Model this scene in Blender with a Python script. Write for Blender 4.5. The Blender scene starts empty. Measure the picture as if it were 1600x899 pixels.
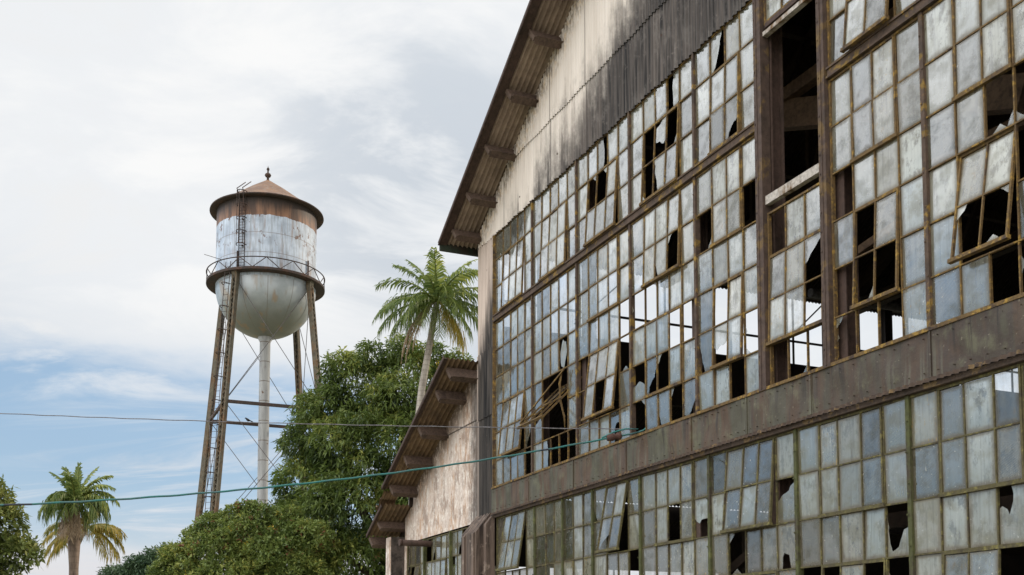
import bpy, math, random
import numpy as np
from mathutils import Vector, Matrix
R = math.radians
rnd = random.Random(7)
scene = bpy.context.scene
COL = scene.collection

# ------------------------------------------------------------------ helpers
class MB:
    """collects polygons, then links them as ONE mesh object"""
    def __init__(s): s.v = []; s.f = []; s.m = []; s.t = []; s.sm = []; s.uv = {}
    def poly(s, pts, mi=0, t=0.5, smooth=False, uv=None):
        b = len(s.v); s.v.extend([tuple(p) for p in pts]); s.f.append(tuple(range(b, b+len(pts))))
        if uv:
            for i, q in enumerate(uv): s.uv[b+i] = q
        s.m.append(mi); s.t.append(t); s.sm.append(smooth)
    def box(s, x0, x1, y0, y1, z0, z1, mi=0, t=0.5, M=None):
        c = [(x0,y0,z0),(x1,y0,z0),(x1,y1,z0),(x0,y1,z0),(x0,y0,z1),(x1,y0,z1),(x1,y1,z1),(x0,y1,z1)]
        if M is not None: c = [tuple(M @ Vector(p)) for p in c]
        b = len(s.v); s.v.extend(c)
        for q in ((0,3,2,1),(4,5,6,7),(0,1,5,4),(1,2,6,5),(2,3,7,6),(3,0,4,7)):
            s.f.append(tuple(b+i for i in q)); s.m.append(mi); s.t.append(t); s.sm.append(False)
    def bar(s, a, b, w, h=None, up=(0,0,1), mi=0, t=0.5):
        h = h or w; a = Vector(a); b = Vector(b); d = (b-a); L = d.length; d.normalize()
        up = Vector(up)
        if abs(d.dot(up)) > .98: up = Vector((1,0,0))
        r = d.cross(up).normalized(); u = r.cross(d)
        M = Matrix((r, d, u)).transposed().to_4x4(); M.translation = a
        s.box(-w/2, w/2, 0, L, -h/2, h/2, mi, t, M)
    def tube(s, pts, rad, n=8, mi=0, t=0.5, cap=True):
        pts = [Vector(p) for p in pts]; b = len(s.v); k = len(pts)
        rads = rad if isinstance(rad, (list, tuple)) else [rad]*k
        ref = None
        for i, p in enumerate(pts):
            d = (pts[min(i+1,k-1)]-pts[max(i-1,0)]).normalized()
            if ref is None:
                ref = Vector((0,0,1)) if abs(d.z) < .9 else Vector((1,0,0))
                ref = (ref - d*ref.dot(d)).normalized()
            else: ref = (ref - d*ref.dot(d)).normalized()
            q = d.cross(ref)
            for j in range(n):
                a = 2*math.pi*j/n
                s.v.append(tuple(p + (ref*math.cos(a)+q*math.sin(a))*rads[i]))
        for i in range(k-1):
            for j in range(n):
                s.f.append((b+i*n+j, b+i*n+(j+1)%n, b+(i+1)*n+(j+1)%n, b+(i+1)*n+j)); s.m.append(mi); s.t.append(t); s.sm.append(True)
        if cap:
            s.f.append(tuple(b+j for j in range(n))[::-1]); s.m.append(mi); s.t.append(t); s.sm.append(False)
            s.f.append(tuple(b+(k-1)*n+j for j in range(n))); s.m.append(mi); s.t.append(t); s.sm.append(False)
    def lathe(s, prof, n=48, c=(0,0), mi=0, smooth=True):
        b = len(s.v); k = len(prof)
        for r, z in prof:
            for j in range(n):
                a = 2*math.pi*j/n; s.v.append((c[0]+r*math.cos(a), c[1]+r*math.sin(a), z))
        for i in range(k-1):
            for j in range(n):
                s.f.append((b+i*n+j, b+i*n+(j+1)%n, b+(i+1)*n+(j+1)%n, b+(i+1)*n+j)); s.m.append(mi); s.t.append(.5); s.sm.append(smooth)
    def grid(s, fn, nu, nv, mi=0, smooth=True):
        b = len(s.v)
        for i in range(nu+1):
            for j in range(nv+1): s.v.append(tuple(fn(i, j)))
        for i in range(nu):
            for j in range(nv):
                s.f.append((b+i*(nv+1)+j, b+(i+1)*(nv+1)+j, b+(i+1)*(nv+1)+j+1, b+i*(nv+1)+j+1)); s.m.append(mi); s.t.append(.5); s.sm.append(smooth)
    def build(s, name, mats, parent=None):
        me = bpy.data.meshes.new(name); me.from_pydata(s.v, [], s.f)
        for m in (mats if isinstance(mats, (list, tuple)) else [mats]): me.materials.append(m)
        me.polygons.foreach_set('material_index', s.m); me.polygons.foreach_set('use_smooth', s.sm)
        at = me.attributes.new('tint', 'FLOAT', 'FACE'); at.data.foreach_set('value', s.t)
        if s.uv:
            a2 = me.attributes.new('pane', 'FLOAT_VECTOR', 'POINT')
            a2.data.foreach_set('vector', [c for i in range(len(s.v)) for c in (*s.uv.get(i, (.5,.5)), 0.0)])
        me.update()
        return link(name, me, parent)
def link(name, data, parent=None):
    o = bpy.data.objects.new(name, data); COL.objects.link(o)
    if parent is not None: o.parent = parent
    return o
def np_mesh(name, V, F, tint, mats, parent=None, mi=None, smooth=False):
    """big quad mesh from numpy arrays"""
    me = bpy.data.meshes.new(name); n = len(F); k = F.shape[1]
    me.vertices.add(len(V)); me.vertices.foreach_set('co', V.astype(np.float32).ravel())
    me.loops.add(n*k); me.loops.foreach_set('vertex_index', F.astype(np.int32).ravel())
    me.polygons.add(n); me.polygons.foreach_set('loop_start', np.arange(0, n*k, k, dtype=np.int32))
    for m in mats: me.materials.append(m)
    if mi is not None: me.polygons.foreach_set('material_index', mi.astype(np.int32))
    me.polygons.foreach_set('use_smooth', np.full(n, smooth))
    at = me.attributes.new('tint', 'FLOAT', 'FACE'); at.data.foreach_set('value', tint.astype(np.float32))
    me.update(calc_edges=True); me.validate()
    return link(name, me, parent)
def thing(o, label, cat, group=None):
    o['label'] = label; o['category'] = cat
    if group: o['group'] = group
    return o
def empty(name, loc=(0,0,0), rz=0):
    o = bpy.data.objects.new(name, None); COL.objects.link(o); o.location = loc; o.rotation_euler = (0,0,rz); return o

# ------------------------------------------------------------------ materials
class NT:
    def __init__(s, name):
        s.mat = bpy.data.materials.new(name); s.mat.use_nodes = True; s.t = s.mat.node_tree; s.t.nodes.clear()
        s.out = s.n('ShaderNodeOutputMaterial')
    def n(s, typ, **kw):
        nd = s.t.nodes.new(typ)
        for k, v in kw.items(): setattr(nd, k, v)
        return nd
    def l(s, a, b): s.t.links.new(a, b)
    def val(s, sock, v):
        if isinstance(v, bpy.types.NodeSocket): s.l(v, sock)
        else: sock.default_value = v
    def math(s, op, a, b=0.0, c=0.0, clamp=False):
        nd = s.n('ShaderNodeMath', operation=op, use_clamp=clamp)
        for i, x in enumerate((a, b, c)): s.val(nd.inputs[i], x)
        return nd.outputs[0]
    def ramp(s, x, lo, hi):
        nd = s.n('ShaderNodeMapRange', interpolation_type='SMOOTHSTEP')
        s.val(nd.inputs[0], x); s.val(nd.inputs[1], lo); s.val(nd.inputs[2], hi)
        return nd.outputs[0]
    def mix(s, f, a, b):
        nd = s.n('ShaderNodeMix', data_type='RGBA'); s.val(nd.inputs[0], f)
        for i, x in ((6, a), (7, b)): s.val(nd.inputs[i], (*x, 1) if isinstance(x, tuple) and len(x) == 3 else x)
        return nd.outputs[2]
    def coord(s, kind='Object'): return s.n('ShaderNodeTexCoord').outputs[kind]
    def scale(s, vec, sc):
        nd = s.n('ShaderNodeMapping'); s.l(vec, nd.inputs[0]); nd.inputs[3].default_value = sc; return nd.outputs[0]
    def noise(s, vec, scale=1.0, detail=4.0, rough=.55, dist=0.0):
        nd = s.n('ShaderNodeTexNoise'); s.l(vec, nd.inputs['Vector']); nd.inputs['Scale'].default_value = scale
        nd.inputs['Detail'].default_value = detail; nd.inputs['Roughness'].default_value = rough; nd.inputs['Distortion'].default_value = dist
        return nd.outputs['Fac']
    def attr(s, nm='tint'): return s.n('ShaderNodeAttribute', attribute_name=nm).outputs['Fac']
    def bsdf(s, col, rough=.8, metal=0.0, bump=None, bstr=.3, spec=.3, bdist=.02):
        nd = s.n('ShaderNodeBsdfPrincipled'); s.val(nd.inputs['Base Color'], (*col, 1) if isinstance(col, tuple) else col)
        s.val(nd.inputs['Roughness'], rough); s.val(nd.inputs['Metallic'], metal); nd.inputs['Specular IOR Level'].default_value = spec
        if bump is not None:
            b = s.n('ShaderNodeBump'); b.inputs['Strength'].default_value = bstr; b.inputs['Distance'].default_value = bdist; s.l(bump, b.inputs['Height']); s.l(b.outputs[0], nd.inputs['Normal'])
        return nd.outputs[0]
    def done(s, sh): s.l(sh, s.out.inputs[0]); return s.mat
    def xyz(s, vec):
        nd = s.n('ShaderNodeSeparateXYZ'); s.l(vec, nd.inputs[0]); return nd.outputs

def rusty(name, base, rust, lichen=None, amt=.5, scale=6.0, rough=.85):
    t = NT(name); c = t.coord(); n1 = t.noise(c, scale, 6, .65); n2 = t.noise(c, scale*5, 4, .7); st = t.noise(t.scale(c, (9,9,.7)), 1.0, 4)
    m = t.ramp(t.math('ADD', t.math('MULTIPLY', n1, .7), t.math('MULTIPLY', st, .3)), .62-amt*.3, .78-amt*.3)
    col = t.mix(m, base, rust)
    if lichen:
        n3 = t.noise(c, scale*1.7, 6, .7); col = t.mix(t.ramp(n3, .53, .62), col, lichen)
    dk = t.ramp(n2, .25, .7); col = t.mix(t.math('MULTIPLY', t.math('SUBTRACT', 1.0, dk), .55), col, (.015,.012,.01))
    return t.done(t.bsdf(col, rough, 0, n2, .4))

M = {}
M['muntin'] = rusty('old_sash_paint', (.15,.092,.034), (.055,.036,.027), (.31,.19,.042), .46, 6)
M['muntin_low'] = rusty('mossy_sash_paint', (.10,.085,.036), (.05,.038,.027), (.19,.165,.055), .48, 6)
M['mullion'] = rusty('brown_mullion', (.095,.062,.044), (.055,.038,.029), (.27,.165,.035), .5, 2.6)
M['mullion_low'] = rusty('green_mullion', (.075,.08,.028), (.055,.042,.03), (.12,.125,.042), .5, 2.6)
M['steel'] = rusty('brown_steel', (.075,.046,.036), (.045,.028,.02), None, .5, 3)
M['purlin'] = rusty('purlin_paint', (.13,.088,.068), (.075,.05,.04), None, .45, 4)
M['bigpost'] = rusty('post_steel', (.085,.056,.044), (.06,.04,.03), (.15,.095,.04), .4, 2)
M['whitebar'] = rusty('peeling_white_paint', (.5,.45,.40), (.16,.09,.035), None, .55, 4)
M['dark'] = rusty('dark_interior', (.03,.02,.014), (.018,.013,.01), None, .5, 2)  # very dark brown for surfaces inside the hall
M['darkwood'] = rusty('dark_beam', (.045,.028,.018), (.025,.016,.011), None, .5, 2)  # dark brown for trusses and inner purlins
M['brace'] = rusty('rusty_brace', (.16,.10,.06), (.09,.055,.035), None, .5, 3)
M['drip'] = rusty('rusty_drip', (.075,.05,.036), (.05,.034,.026), (.17,.11,.05), .5, 4)
M['fascia'] = rusty('green_fascia', (.03,.042,.028), (.04,.03,.022), None, .5, 3)
M['cable_grey'] = rusty('grey_cable', (.18,.17,.18), (.12,.11,.11), None, .4, 3)

def m_wall():       # corrugated gable: cream where the eave shelters it, soot below
    t = NT('gable_sheet'); c = t.coord(); x, y, z = t.xyz(c)
    fine = t.noise(t.scale(c, (26,1,.55)), 1, 5, .65); wide = t.noise(t.scale(c, (2.6,1,.35)), 1, 4, .6); spot = t.noise(c, 9, 6, .7); sp2 = t.noise(t.scale(c,(14,1,3)), 1, 5, .75)
    roofz = t.math('MULTIPLY_ADD', x, .56, 10.7)
    d = t.math('SUBTRACT', roofz, z)
    d2 = t.math('ADD', d, t.math('MULTIPLY', t.math('SUBTRACT', fine, .5), .9))
    d2 = t.math('ADD', d2, t.math('MULTIPLY', t.math('SUBTRACT', wide, .5), 1.6))
    pnl = t.n('ShaderNodeTexWhiteNoise', noise_dimensions='2D'); cx_ = t.n('ShaderNodeCombineXYZ'); px = t.math('MULTIPLY', x, 1/.74); t.l(t.math('FLOOR', px), cx_.inputs[0]); t.l(t.math('FLOOR', t.math('DIVIDE', t.math('SUBTRACT', z, 11.62), 2.7)), cx_.inputs[1]); t.l(cx_.outputs[0], pnl.inputs['Vector']); pv_ = pnl.outputs['Value']
    blot = t.noise(t.scale(c, (3.5,1,1.6)), 1, 7, .72)
    d2 = t.math('ADD', d2, t.math('MULTIPLY', t.math('SUBTRACT', pv_, .5), .7)); d2 = t.math('ADD', d2, t.math('MULTIPLY', t.math('SUBTRACT', blot, .5), 2.6))
    soot = t.ramp(d2, 1.15, 2.85)
    cream = t.mix(t.ramp(wide, .3, .7), (.66,.60,.54), (.56,.50,.44))
    cream = t.mix(t.math('MULTIPLY', t.ramp(fine, .45, .75), .35), cream, (.34,.28,.24))
    orange = t.math('MULTIPLY', t.ramp(t.math('ADD', d, t.math('MULTIPLY', wide, .5)), 1.1, .25), .55)
    cream = t.mix(t.math('MULTIPLY', orange, t.ramp(spot, .46, .62)), cream, (.54,.36,.17))
    mold = t.math('MULTIPLY', t.ramp(d, .75, .05), t.ramp(sp2, .44, .58))
    cream = t.mix(t.math('MULTIPLY', mold, .8), cream, (.11,.085,.065))
    sc = t.mix(t.ramp(fine, .35, .62), (.014,.0135,.014), (.115,.098,.088))
    sc = t.mix(t.math('MULTIPLY', t.ramp(spot, .58, .7), .5), sc, (.22,.19,.17))
    sc = t.mix(t.math('MULTIPLY', t.ramp(wide, .5, .72), .5), sc, (.15,.125,.11))
    sc = t.mix(t.math('MULTIPLY', t.ramp(blot, .50, .66), .55), sc, (.19,.17,.155)); sc = t.mix(t.math('MULTIPLY', pv_, .45), sc, (.012,.012,.013))
    col = t.mix(soot, cream, sc)
    lapx = t.math('LESS_THAN', t.math('FRACT', px), .022); col = t.mix(t.math('MULTIPLY', lapx, .55), col, (.05,.042,.038))
    nail = t.n('ShaderNodeTexVoronoi'); t.l(t.scale(c, (1.3,1,.9)), nail.inputs['Vector']); nail.inputs['Scale'].default_value = 2.2
    col = t.mix(t.math('MULTIPLY', t.math('LESS_THAN', nail.outputs['Distance'], .045), .8), col, (.05,.03,.02))
    return t.done(t.bsdf(col, .85, 0, fine, .15))
def m_pilaster():
    t = NT('stained_pilaster'); c = t.coord(); x, y, z = t.xyz(c)
    fine = t.noise(t.scale(c, (20,1,.5)), 1, 5, .65); wide = t.noise(t.scale(c, (5,1,.4)), 1, 3); spot = t.noise(c, 10, 5, .7)
    a = t.math('SUBTRACT', 9.1, z); a = t.math('ADD', a, t.math('MULTIPLY', t.math('SUBTRACT', fine, .5), 3.4)); a = t.math('ADD', a, t.math('MULTIPLY', t.math('SUBTRACT', x, .45), 1.8))
    soot = t.math('MULTIPLY', t.ramp(a, -.3, 1.0), t.ramp(t.math('ADD', x, t.math('MULTIPLY', fine, .35)), .12, .36))
    cream = t.mix(t.ramp(fine, .35, .7), (.52,.43,.37), (.36,.29,.245))
    cream = t.mix(t.math('MULTIPLY', t.ramp(a, .2, 2.2), .55), cream, (.16,.13,.115))
    sc = t.mix(t.ramp(fine, .38, .66), (.010,.009,.009), (.062,.053,.047))
    col = t.mix(soot, cream, sc)
    col = t.mix(t.math('MULTIPLY', t.ramp(spot, .62, .7), .4), col, (.10,.075,.06))
    return t.done(t.bsdf(col, .85, 0, spot, .2))
def m_aisle():
    t = NT('aisle_plaster'); c = t.coord(); x, y, z = t.xyz(c)
    fine = t.noise(t.scale(c, (9,1,2.2)), 1, 7, .75); wide = t.noise(t.scale(c, (2.2,1,.6)), 1, 4); spot = t.noise(t.scale(c,(7,1,5.5)), 1, 7, .78)
    col = t.mix(t.ramp(fine, .35, .65), (.60,.51,.45), (.46,.37,.315))
    col = t.mix(t.math('MULTIPLY', t.ramp(spot, .47, .60), .75), col, (.76,.71,.65))
    col = t.mix(t.math('MULTIPLY', t.ramp(wide, .44, .60), t.math('MULTIPLY', t.ramp(fine, .42, .58), .8)), col, (.44,.27,.165))
    col = t.mix(t.math('MULTIPLY', t.ramp(t.noise(t.scale(c,(3,1,1.5)),1,7,.75), .49, .60), .7), col, (.24,.17,.13))
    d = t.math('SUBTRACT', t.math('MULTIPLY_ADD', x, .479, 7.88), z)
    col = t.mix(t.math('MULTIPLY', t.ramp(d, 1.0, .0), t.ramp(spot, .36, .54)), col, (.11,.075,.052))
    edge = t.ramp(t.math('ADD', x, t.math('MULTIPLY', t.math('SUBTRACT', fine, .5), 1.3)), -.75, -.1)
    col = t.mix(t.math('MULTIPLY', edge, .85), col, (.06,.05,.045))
    lap = t.math('LESS_THAN', t.math('ABSOLUTE', t.math('SUBTRACT', z, 6.69)), .012); col = t.mix(t.math('MULTIPLY', lap, .8), col, (.07,.055,.045))
    nail = t.n('ShaderNodeTexVoronoi'); t.l(c, nail.inputs['Vector']); nail.inputs['Scale'].default_value = 2.6
    col = t.mix(t.math('LESS_THAN', nail.outputs['Distance'], .05), col, (.06,.04,.03))
    return t.done(t.bsdf(col, .9, 0, spot, .3))
def m_band():
    t = NT('weathered_band_sheet'); c = t.coord(); x, y, z = t.xyz(c)
    st = t.noise(t.scale(c, (3.2,1,.25)), 1, 4, .6); fine = t.noise(t.scale(c, (14,1,1.2)), 1, 5, .7); cl = t.noise(c, 2.2, 6, .65); sp = t.noise(c, 16, 4, .7)
    col = t.mix(t.ramp(st, .43, .56), (.072,.066,.044), (.082,.050,.030))
    col = t.mix(t.math('MULTIPLY', t.ramp(x, 8.0, 14.0), t.ramp(cl, .3, .6)), col, (.048,.033,.025))
    col = t.mix(t.math('MULTIPLY', t.ramp(cl, .52, .68), .6), col, (.125,.12,.07))
    col = t.mix(t.math('MULTIPLY', t.ramp(fine, .5, .66), .7), col, (.05,.036,.03))
    r5 = t.noise(t.scale(c, (7,1,.12)), 1, 6, .75); col = t.mix(t.math('MULTIPLY', t.ramp(r5, .53, .64), t.math('MULTIPLY', t.ramp(z, 4.45, 4.95), .75)), col, (.024,.018,.015)); col = t.mix(t.math('MULTIPLY', t.ramp(r5, .45, .38), t.math('MULTIPLY', t.ramp(z, 5.05, 4.6), .5)), col, (.12,.115,.085))
    col = t.mix(t.math('MULTIPLY', t.ramp(sp, .63, .7), .6), col, (.22,.19,.14))
    return t.done(t.bsdf(col, .62, .1, cl, .5, .35, .04))
def m_soffit(name, a, b):
    t = NT(name); c = t.coord(); n = t.noise(c, 5, 6, .65); w = t.noise(c, .9, 3); col = t.mix(t.ramp(n, .35, .7), a, b)
    col = t.mix(t.math('MULTIPLY', t.ramp(w, .45, .7), .5), col, (.05,.033,.025))
    return t.done(t.bsdf(col, .85, 0, n, .2))
def m_glass(name, dcol, dcol2, dirt=.55, gr=.05, gain=2.0):
    t = NT(name); c = t.coord(); tint = t.attr()
    pn = t.n('ShaderNodeAttribute', attribute_name='pane'); u, v, _ = t.xyz(pn.outputs['Vector'])
    sh = t.n('ShaderNodeCombineXYZ'); t.l(t.math('MULTIPLY', tint, 31.7), sh.inputs[0]); t.l(t.math('MULTIPLY', tint, 17.3), sh.inputs[2])
    ad = t.n('ShaderNodeVectorMath', operation='ADD'); t.l(c, ad.inputs[0]); t.l(sh.outputs[0], ad.inputs[1]); c2 = ad.outputs[0]
    st = t.noise(t.scale(c2, (13,1,1.2)), 1, 5, .65); cl = t.noise(c2, 3.4, 6, .65); sp = t.noise(c2, 30, 2, .5); sp2 = t.noise(t.scale(c2,(1,1,.5)), 55, 2, .5); wv = t.noise(c2, 1.5, 2, .5); run = t.noise(t.scale(c2,(24,1,.9)),1,4,.6)
    rr = lambda k: t.math('FRACT', t.math('MULTIPLY', tint, k))
    r1, r2, r3, r4 = rr(7.13), rr(23.7), rr(61.1), rr(97.3)
    edge = t.math('MINIMUM', t.math('MINIMUM', u, t.math('SUBTRACT', 1.0, u)), t.math('MULTIPLY', t.math('MINIMUM', v, t.math('MULTIPLY', t.math('SUBTRACT', 1.0, v), 1.4)), 1.5))
    ed = t.ramp(t.math('ADD', edge, t.math('MULTIPLY', t.math('SUBTRACT', cl, .5), .45)), .20, .0)
    low = t.math('MULTIPLY', t.ramp(t.math('ADD', v, t.math('MULTIPLY', t.math('SUBTRACT', st, .5), .9)), .62, .12), r4)
    col = t.mix(t.ramp(st, .3, .7), dcol, dcol2)
    col = t.mix(t.math('MULTIPLY', r1, .5), col, (.46,.52,.49)); col = t.mix(t.math('MULTIPLY', r2, .45), col, (.58,.52,.38))
    hs = t.n('ShaderNodeHueSaturation'); t.l(col, hs.inputs['Color']); t.l(t.math('MULTIPLY_ADD', r3, .5, .68), hs.inputs['Value']); col = hs.outputs[0]
    col = t.mix(t.math('MULTIPLY', t.ramp(cl, .45, .62), .6), col, (.22,.20,.125))
    col = t.mix(t.math('MULTIPLY', t.math('MULTIPLY', t.ramp(t.noise(t.scale(c2,(7,1,4)),1,6,.75), .50, .60), r3), .8), col, (.13,.115,.075))
    col = t.mix(t.math('MULTIPLY', low, .75), col, (.19,.175,.085))
    col = t.mix(t.math('MULTIPLY', t.ramp(run, .48, .70), .5), col, (.15,.135,.10))
    col = t.mix(t.math('MULTIPLY', ed, .7), col, (.16,.12,.075))
    och = t.math('MULTIPLY', t.ramp(t.noise(t.scale(c2,(18,1,9)),1,4,.7), .58, .66), t.math('GREATER_THAN', r2, .78)); col = t.mix(t.math('MULTIPLY', och, .85), col, (.45,.29,.08))
    drop = t.math('MULTIPLY', t.math('MAXIMUM', t.math('MULTIPLY', t.ramp(sp, .69, .74), .8), t.math('MULTIPLY', t.ramp(sp2, .70, .76), .6)), t.math('MULTIPLY_ADD', r4, .8, .15)); col = t.mix(drop, col, (.66,.65,.60))
    df = t.n('ShaderNodeBsdfDiffuse'); t.l(col, df.inputs[0]); tl = t.n('ShaderNodeBsdfTranslucent'); t.l(col, tl.inputs[0])
    m1 = t.n('ShaderNodeMixShader'); m1.inputs[0].default_value = .45; t.l(df.outputs[0], m1.inputs[1]); t.l(tl.outputs[0], m1.inputs[2])
    tr = t.n('ShaderNodeBsdfTransparent')
    dd = t.math('ADD', dirt, t.math('MULTIPLY', t.math('SUBTRACT', st, .5), .5)); dd = t.math('ADD', dd, t.math('MULTIPLY', t.math('SUBTRACT', r1, .5), .75))
    dd = t.math('ADD', dd, t.math('MULTIPLY', t.math('SUBTRACT', cl, .5), .6)); dd = t.math('ADD', dd, t.math('ADD', t.math('MULTIPLY', ed, .35), drop), 0, clamp=True)
    m2 = t.n('ShaderNodeMixShader'); t.l(dd, m2.inputs[0]); t.l(tr.outputs[0], m2.inputs[1]); t.l(m1.outputs[0], m2.inputs[2])
    gl = t.n('ShaderNodeBsdfGlossy'); gl.inputs['Color'].default_value = (1,1,1,1); t.l(t.math('MULTIPLY_ADD', t.ramp(cl, .35, .7), .16, gr), gl.inputs['Roughness'])
    bp = t.n('ShaderNodeBump'); bp.inputs['Strength'].default_value = .3; bp.inputs['Distance'].default_value = .03; t.l(wv, bp.inputs['Height']); t.l(bp.outputs[0], gl.inputs['Normal'])
    fr = t.n('ShaderNodeFresnel'); fr.inputs[0].default_value = 1.62
    clean = t.math('SUBTRACT', 1.0, t.math('ADD', t.math('MULTIPLY', t.ramp(cl, .44, .68), .55), t.math('MAXIMUM', t.math('MULTIPLY', ed, .8), drop)), 0, clamp=True)
    ff = t.math('MULTIPLY', t.math('MULTIPLY', fr.outputs[0], t.math('MULTIPLY_ADD', r4, gain*.6, gain*.7)), t.math('MULTIPLY_ADD', clean, .8, .2), 0, clamp=True)
    m3 = t.n('ShaderNodeMixShader'); t.l(ff, m3.inputs[0]); t.l(m2.outputs[0], m3.inputs[1]); t.l(gl.outputs[0], m3.inputs[2])
    return t.done(m3.outputs[0])
M['pilaster_dark'] = rusty('dark_post_side', (.10,.08,.07), (.03,.025,.022), None, .6, 3); M['wall'] = m_wall(); M['pilaster'] = m_pilaster(); M['aisle'] = m_aisle(); M['band'] = m_band()
M['soffit'] = m_soffit('corrugated_soffit', (.31,.235,.18), (.21,.155,.12)); M['soffit2'] = m_soffit('aisle_soffit', (.22,.145,.085), (.12,.08,.05))
M['glass'] = m_glass('dirty_pane', (.68,.655,.55), (.42,.405,.315), .60, .04, 2.3); M['glass_low'] = m_glass('grimy_low_pane', (.50,.475,.385), (.29,.27,.185), .58, .03, 2.0)
M['clear'] = m_glass('clear_pane', (.20,.22,.22), (.14,.15,.14), .3)
def m_tank():
    t = NT('tank_paint'); c = t.coord(); x, y, z = t.xyz(c)
    st = t.noise(t.scale(c, (1.6,1.6,.22)), 1, 5, .65); n = t.noise(c, .9, 6, .6); sp = t.noise(t.scale(c,(1.3,1.3,.9)), 1, 7, .68); f = t.noise(t.scale(c, (5,5,.5)), 1, 4)
    col = t.mix(t.ramp(n, .35, .7), (.49,.56,.66), (.33,.385,.47))
    col = t.mix(t.math('MULTIPLY', t.ramp(f, .46, .66), .6), col, (.23,.245,.265))
    rust = t.math('MULTIPLY', t.ramp(sp, .565, .60), t.ramp(z, 35.2, 37.2))
    col = t.mix(t.math('MULTIPLY', rust, .9), col, (.12,.06,.04))
    col = t.mix(t.math('MULTIPLY', t.ramp(st, .54, .68), .5), col, (.26,.17,.115))
    seam = t.math('MINIMUM', t.math('ABSOLUTE', t.math('SUBTRACT', z, 37.2)), t.math('ABSOLUTE', t.math('SUBTRACT', z, 35.5)))
    col = t.mix(t.math('MULTIPLY', t.math('LESS_THAN', seam, .03), .6), col, (.16,.12,.10))
    ang = t.math('FRACT', t.math('MULTIPLY', t.math('ARCTAN2', y, x), 10/(2*math.pi)))
    col = t.mix(t.math('MULTIPLY', t.math('LESS_THAN', t.math('ABSOLUTE', t.math('SUBTRACT', ang, .5)), .006), .5), col, (.2,.16,.14))
    band = t.math('ADD', z, t.math('MULTIPLY', t.math('SUBTRACT', st, .5), .35))
    rb = t.mix(t.ramp(st, .42, .60), (.24,.13,.08), (.10,.058,.042)); rb = t.mix(t.ramp(t.math('ADD', band, t.math('MULTIPLY', f, 1.5)), 39.4, 40.9), rb, (.04,.03,.026))
    col = t.mix(t.math('GREATER_THAN', band, 38.72), col, rb)
    return t.done(t.bsdf(col, .6, 0, n, .1))
def m_bowl():
    t = NT('bowl_paint'); c = t.coord(); x, y, z = t.xyz(c)
    n = t.noise(c, .7, 5, .6); st = t.noise(t.scale(c, (2,2,.4)), 1, 5)
    ang = t.math('MULTIPLY', t.math('ARCTAN2', y, x), 12/(2*math.pi)); fr = t.math('ABSOLUTE', t.math('SUBTRACT', t.math('FRACT', ang), .5))
    col = t.mix(t.ramp(n, .35, .7), (.45,.49,.53), (.33,.37,.40))
    col = t.mix(t.math('MULTIPLY', t.ramp(z, 33.0, 29.8), .85), col, (.15,.155,.125))  # underside shade put into the colour, darkening toward the bottom
    col = t.mix(t.math('MULTIPLY', t.ramp(t.noise(t.scale(c,(1.1,1.1,.05)),1,3), .55, .68), .6), col, (.33,.22,.12))
    col = t.mix(t.math('MULTIPLY', t.ramp(st, .55, .7), .4), col, (.25,.2,.14))
    col = t.mix(t.math('MULTIPLY', t.math('LESS_THAN', fr, .012), .65), col, (.14,.11,.09))
    return t.done(t.bsdf(col, .42, .25, n, .12, .5))
def m_pipe():
    t = NT('riser_paint'); c = t.coord(); x, y, z = t.xyz(c); n = t.noise(c, 1.2, 6, .65); st = t.noise(t.scale(c,(4,4,.5)),1,5)
    col = t.mix(t.ramp(st, .35, .7), (.40,.41,.42), (.29,.295,.31)); col = t.mix(t.ramp(n, .63, .68), col, (.14,.08,.055))
    sm = t.math('ABSOLUTE', t.math('SUBTRACT', t.math('FRACT', t.math('MULTIPLY', z, 1/1.75)), .5)); col = t.mix(t.math('MULTIPLY', t.math('LESS_THAN', sm, .022), .75), col, (.13,.09,.07))
    return t.done(t.bsdf(col, .65, 0, n, .1))
def m_roofcone():
    t = NT('rusted_cone'); c = t.coord(); x, y, z = t.xyz(c); n = t.noise(c, .8, 6, .65); st = t.noise(t.scale(c,(1,1,1)), 3, 5)
    col = t.mix(t.ramp(n, .35, .65), (.21,.122,.072), (.145,.088,.06)); col = t.mix(t.math('MULTIPLY', t.ramp(st, .52, .68), .6), col, (.23,.19,.16))
    return t.done(t.bsdf(col, .7, 0, st, .15))
M['tank'] = m_tank(); M['bowl'] = m_bowl(); M['pipe'] = m_pipe(); M['cone'] = m_roofcone()
M['leg'] = rusty('tower_leg_paint', (.13,.115,.085), (.16,.095,.05), None, .55, .7); M['towerdark'] = rusty('tower_iron', (.06,.045,.04), (.10,.055,.04), None, .5, 1.2)
M['rod'] = rusty('tie_rod', (.12,.11,.11), (.09,.07,.06), None, .4, 1)
def m_leaf(name, c0, c1, c2, trans=.35, rough=.5):
    t = NT(name); a = t.attr(); col = t.mix(t.ramp(a, 0.0, .6), c0, c1); col = t.mix(t.ramp(a, .6, 1.0), col, c2)
    p = t.bsdf(col, rough, 0, None, spec=.35); tl = t.n('ShaderNodeBsdfTranslucent'); t.l(col, tl.inputs[0])
    m = t.n('ShaderNodeMixShader'); m.inputs[0].default_value = trans; t.l(p, m.inputs[1]); t.l(tl.outputs[0], m.inputs[2])
    return t.done(m.outputs[0])
M['mango'] = m_leaf('mango_leaf', (.029,.053,.012), (.128,.178,.040), (.34,.355,.085))
M['bush'] = m_leaf('shrub_leaf', (.055,.092,.023), (.175,.225,.056), (.42,.41,.10))
M['olive'] = m_leaf('olive_leaf', (.05,.08,.02), (.15,.185,.05), (.32,.32,.09))
M['hill'] = m_leaf('far_leaf', (.03,.065,.035), (.065,.11,.05), (.11,.15,.075), .25)
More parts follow.
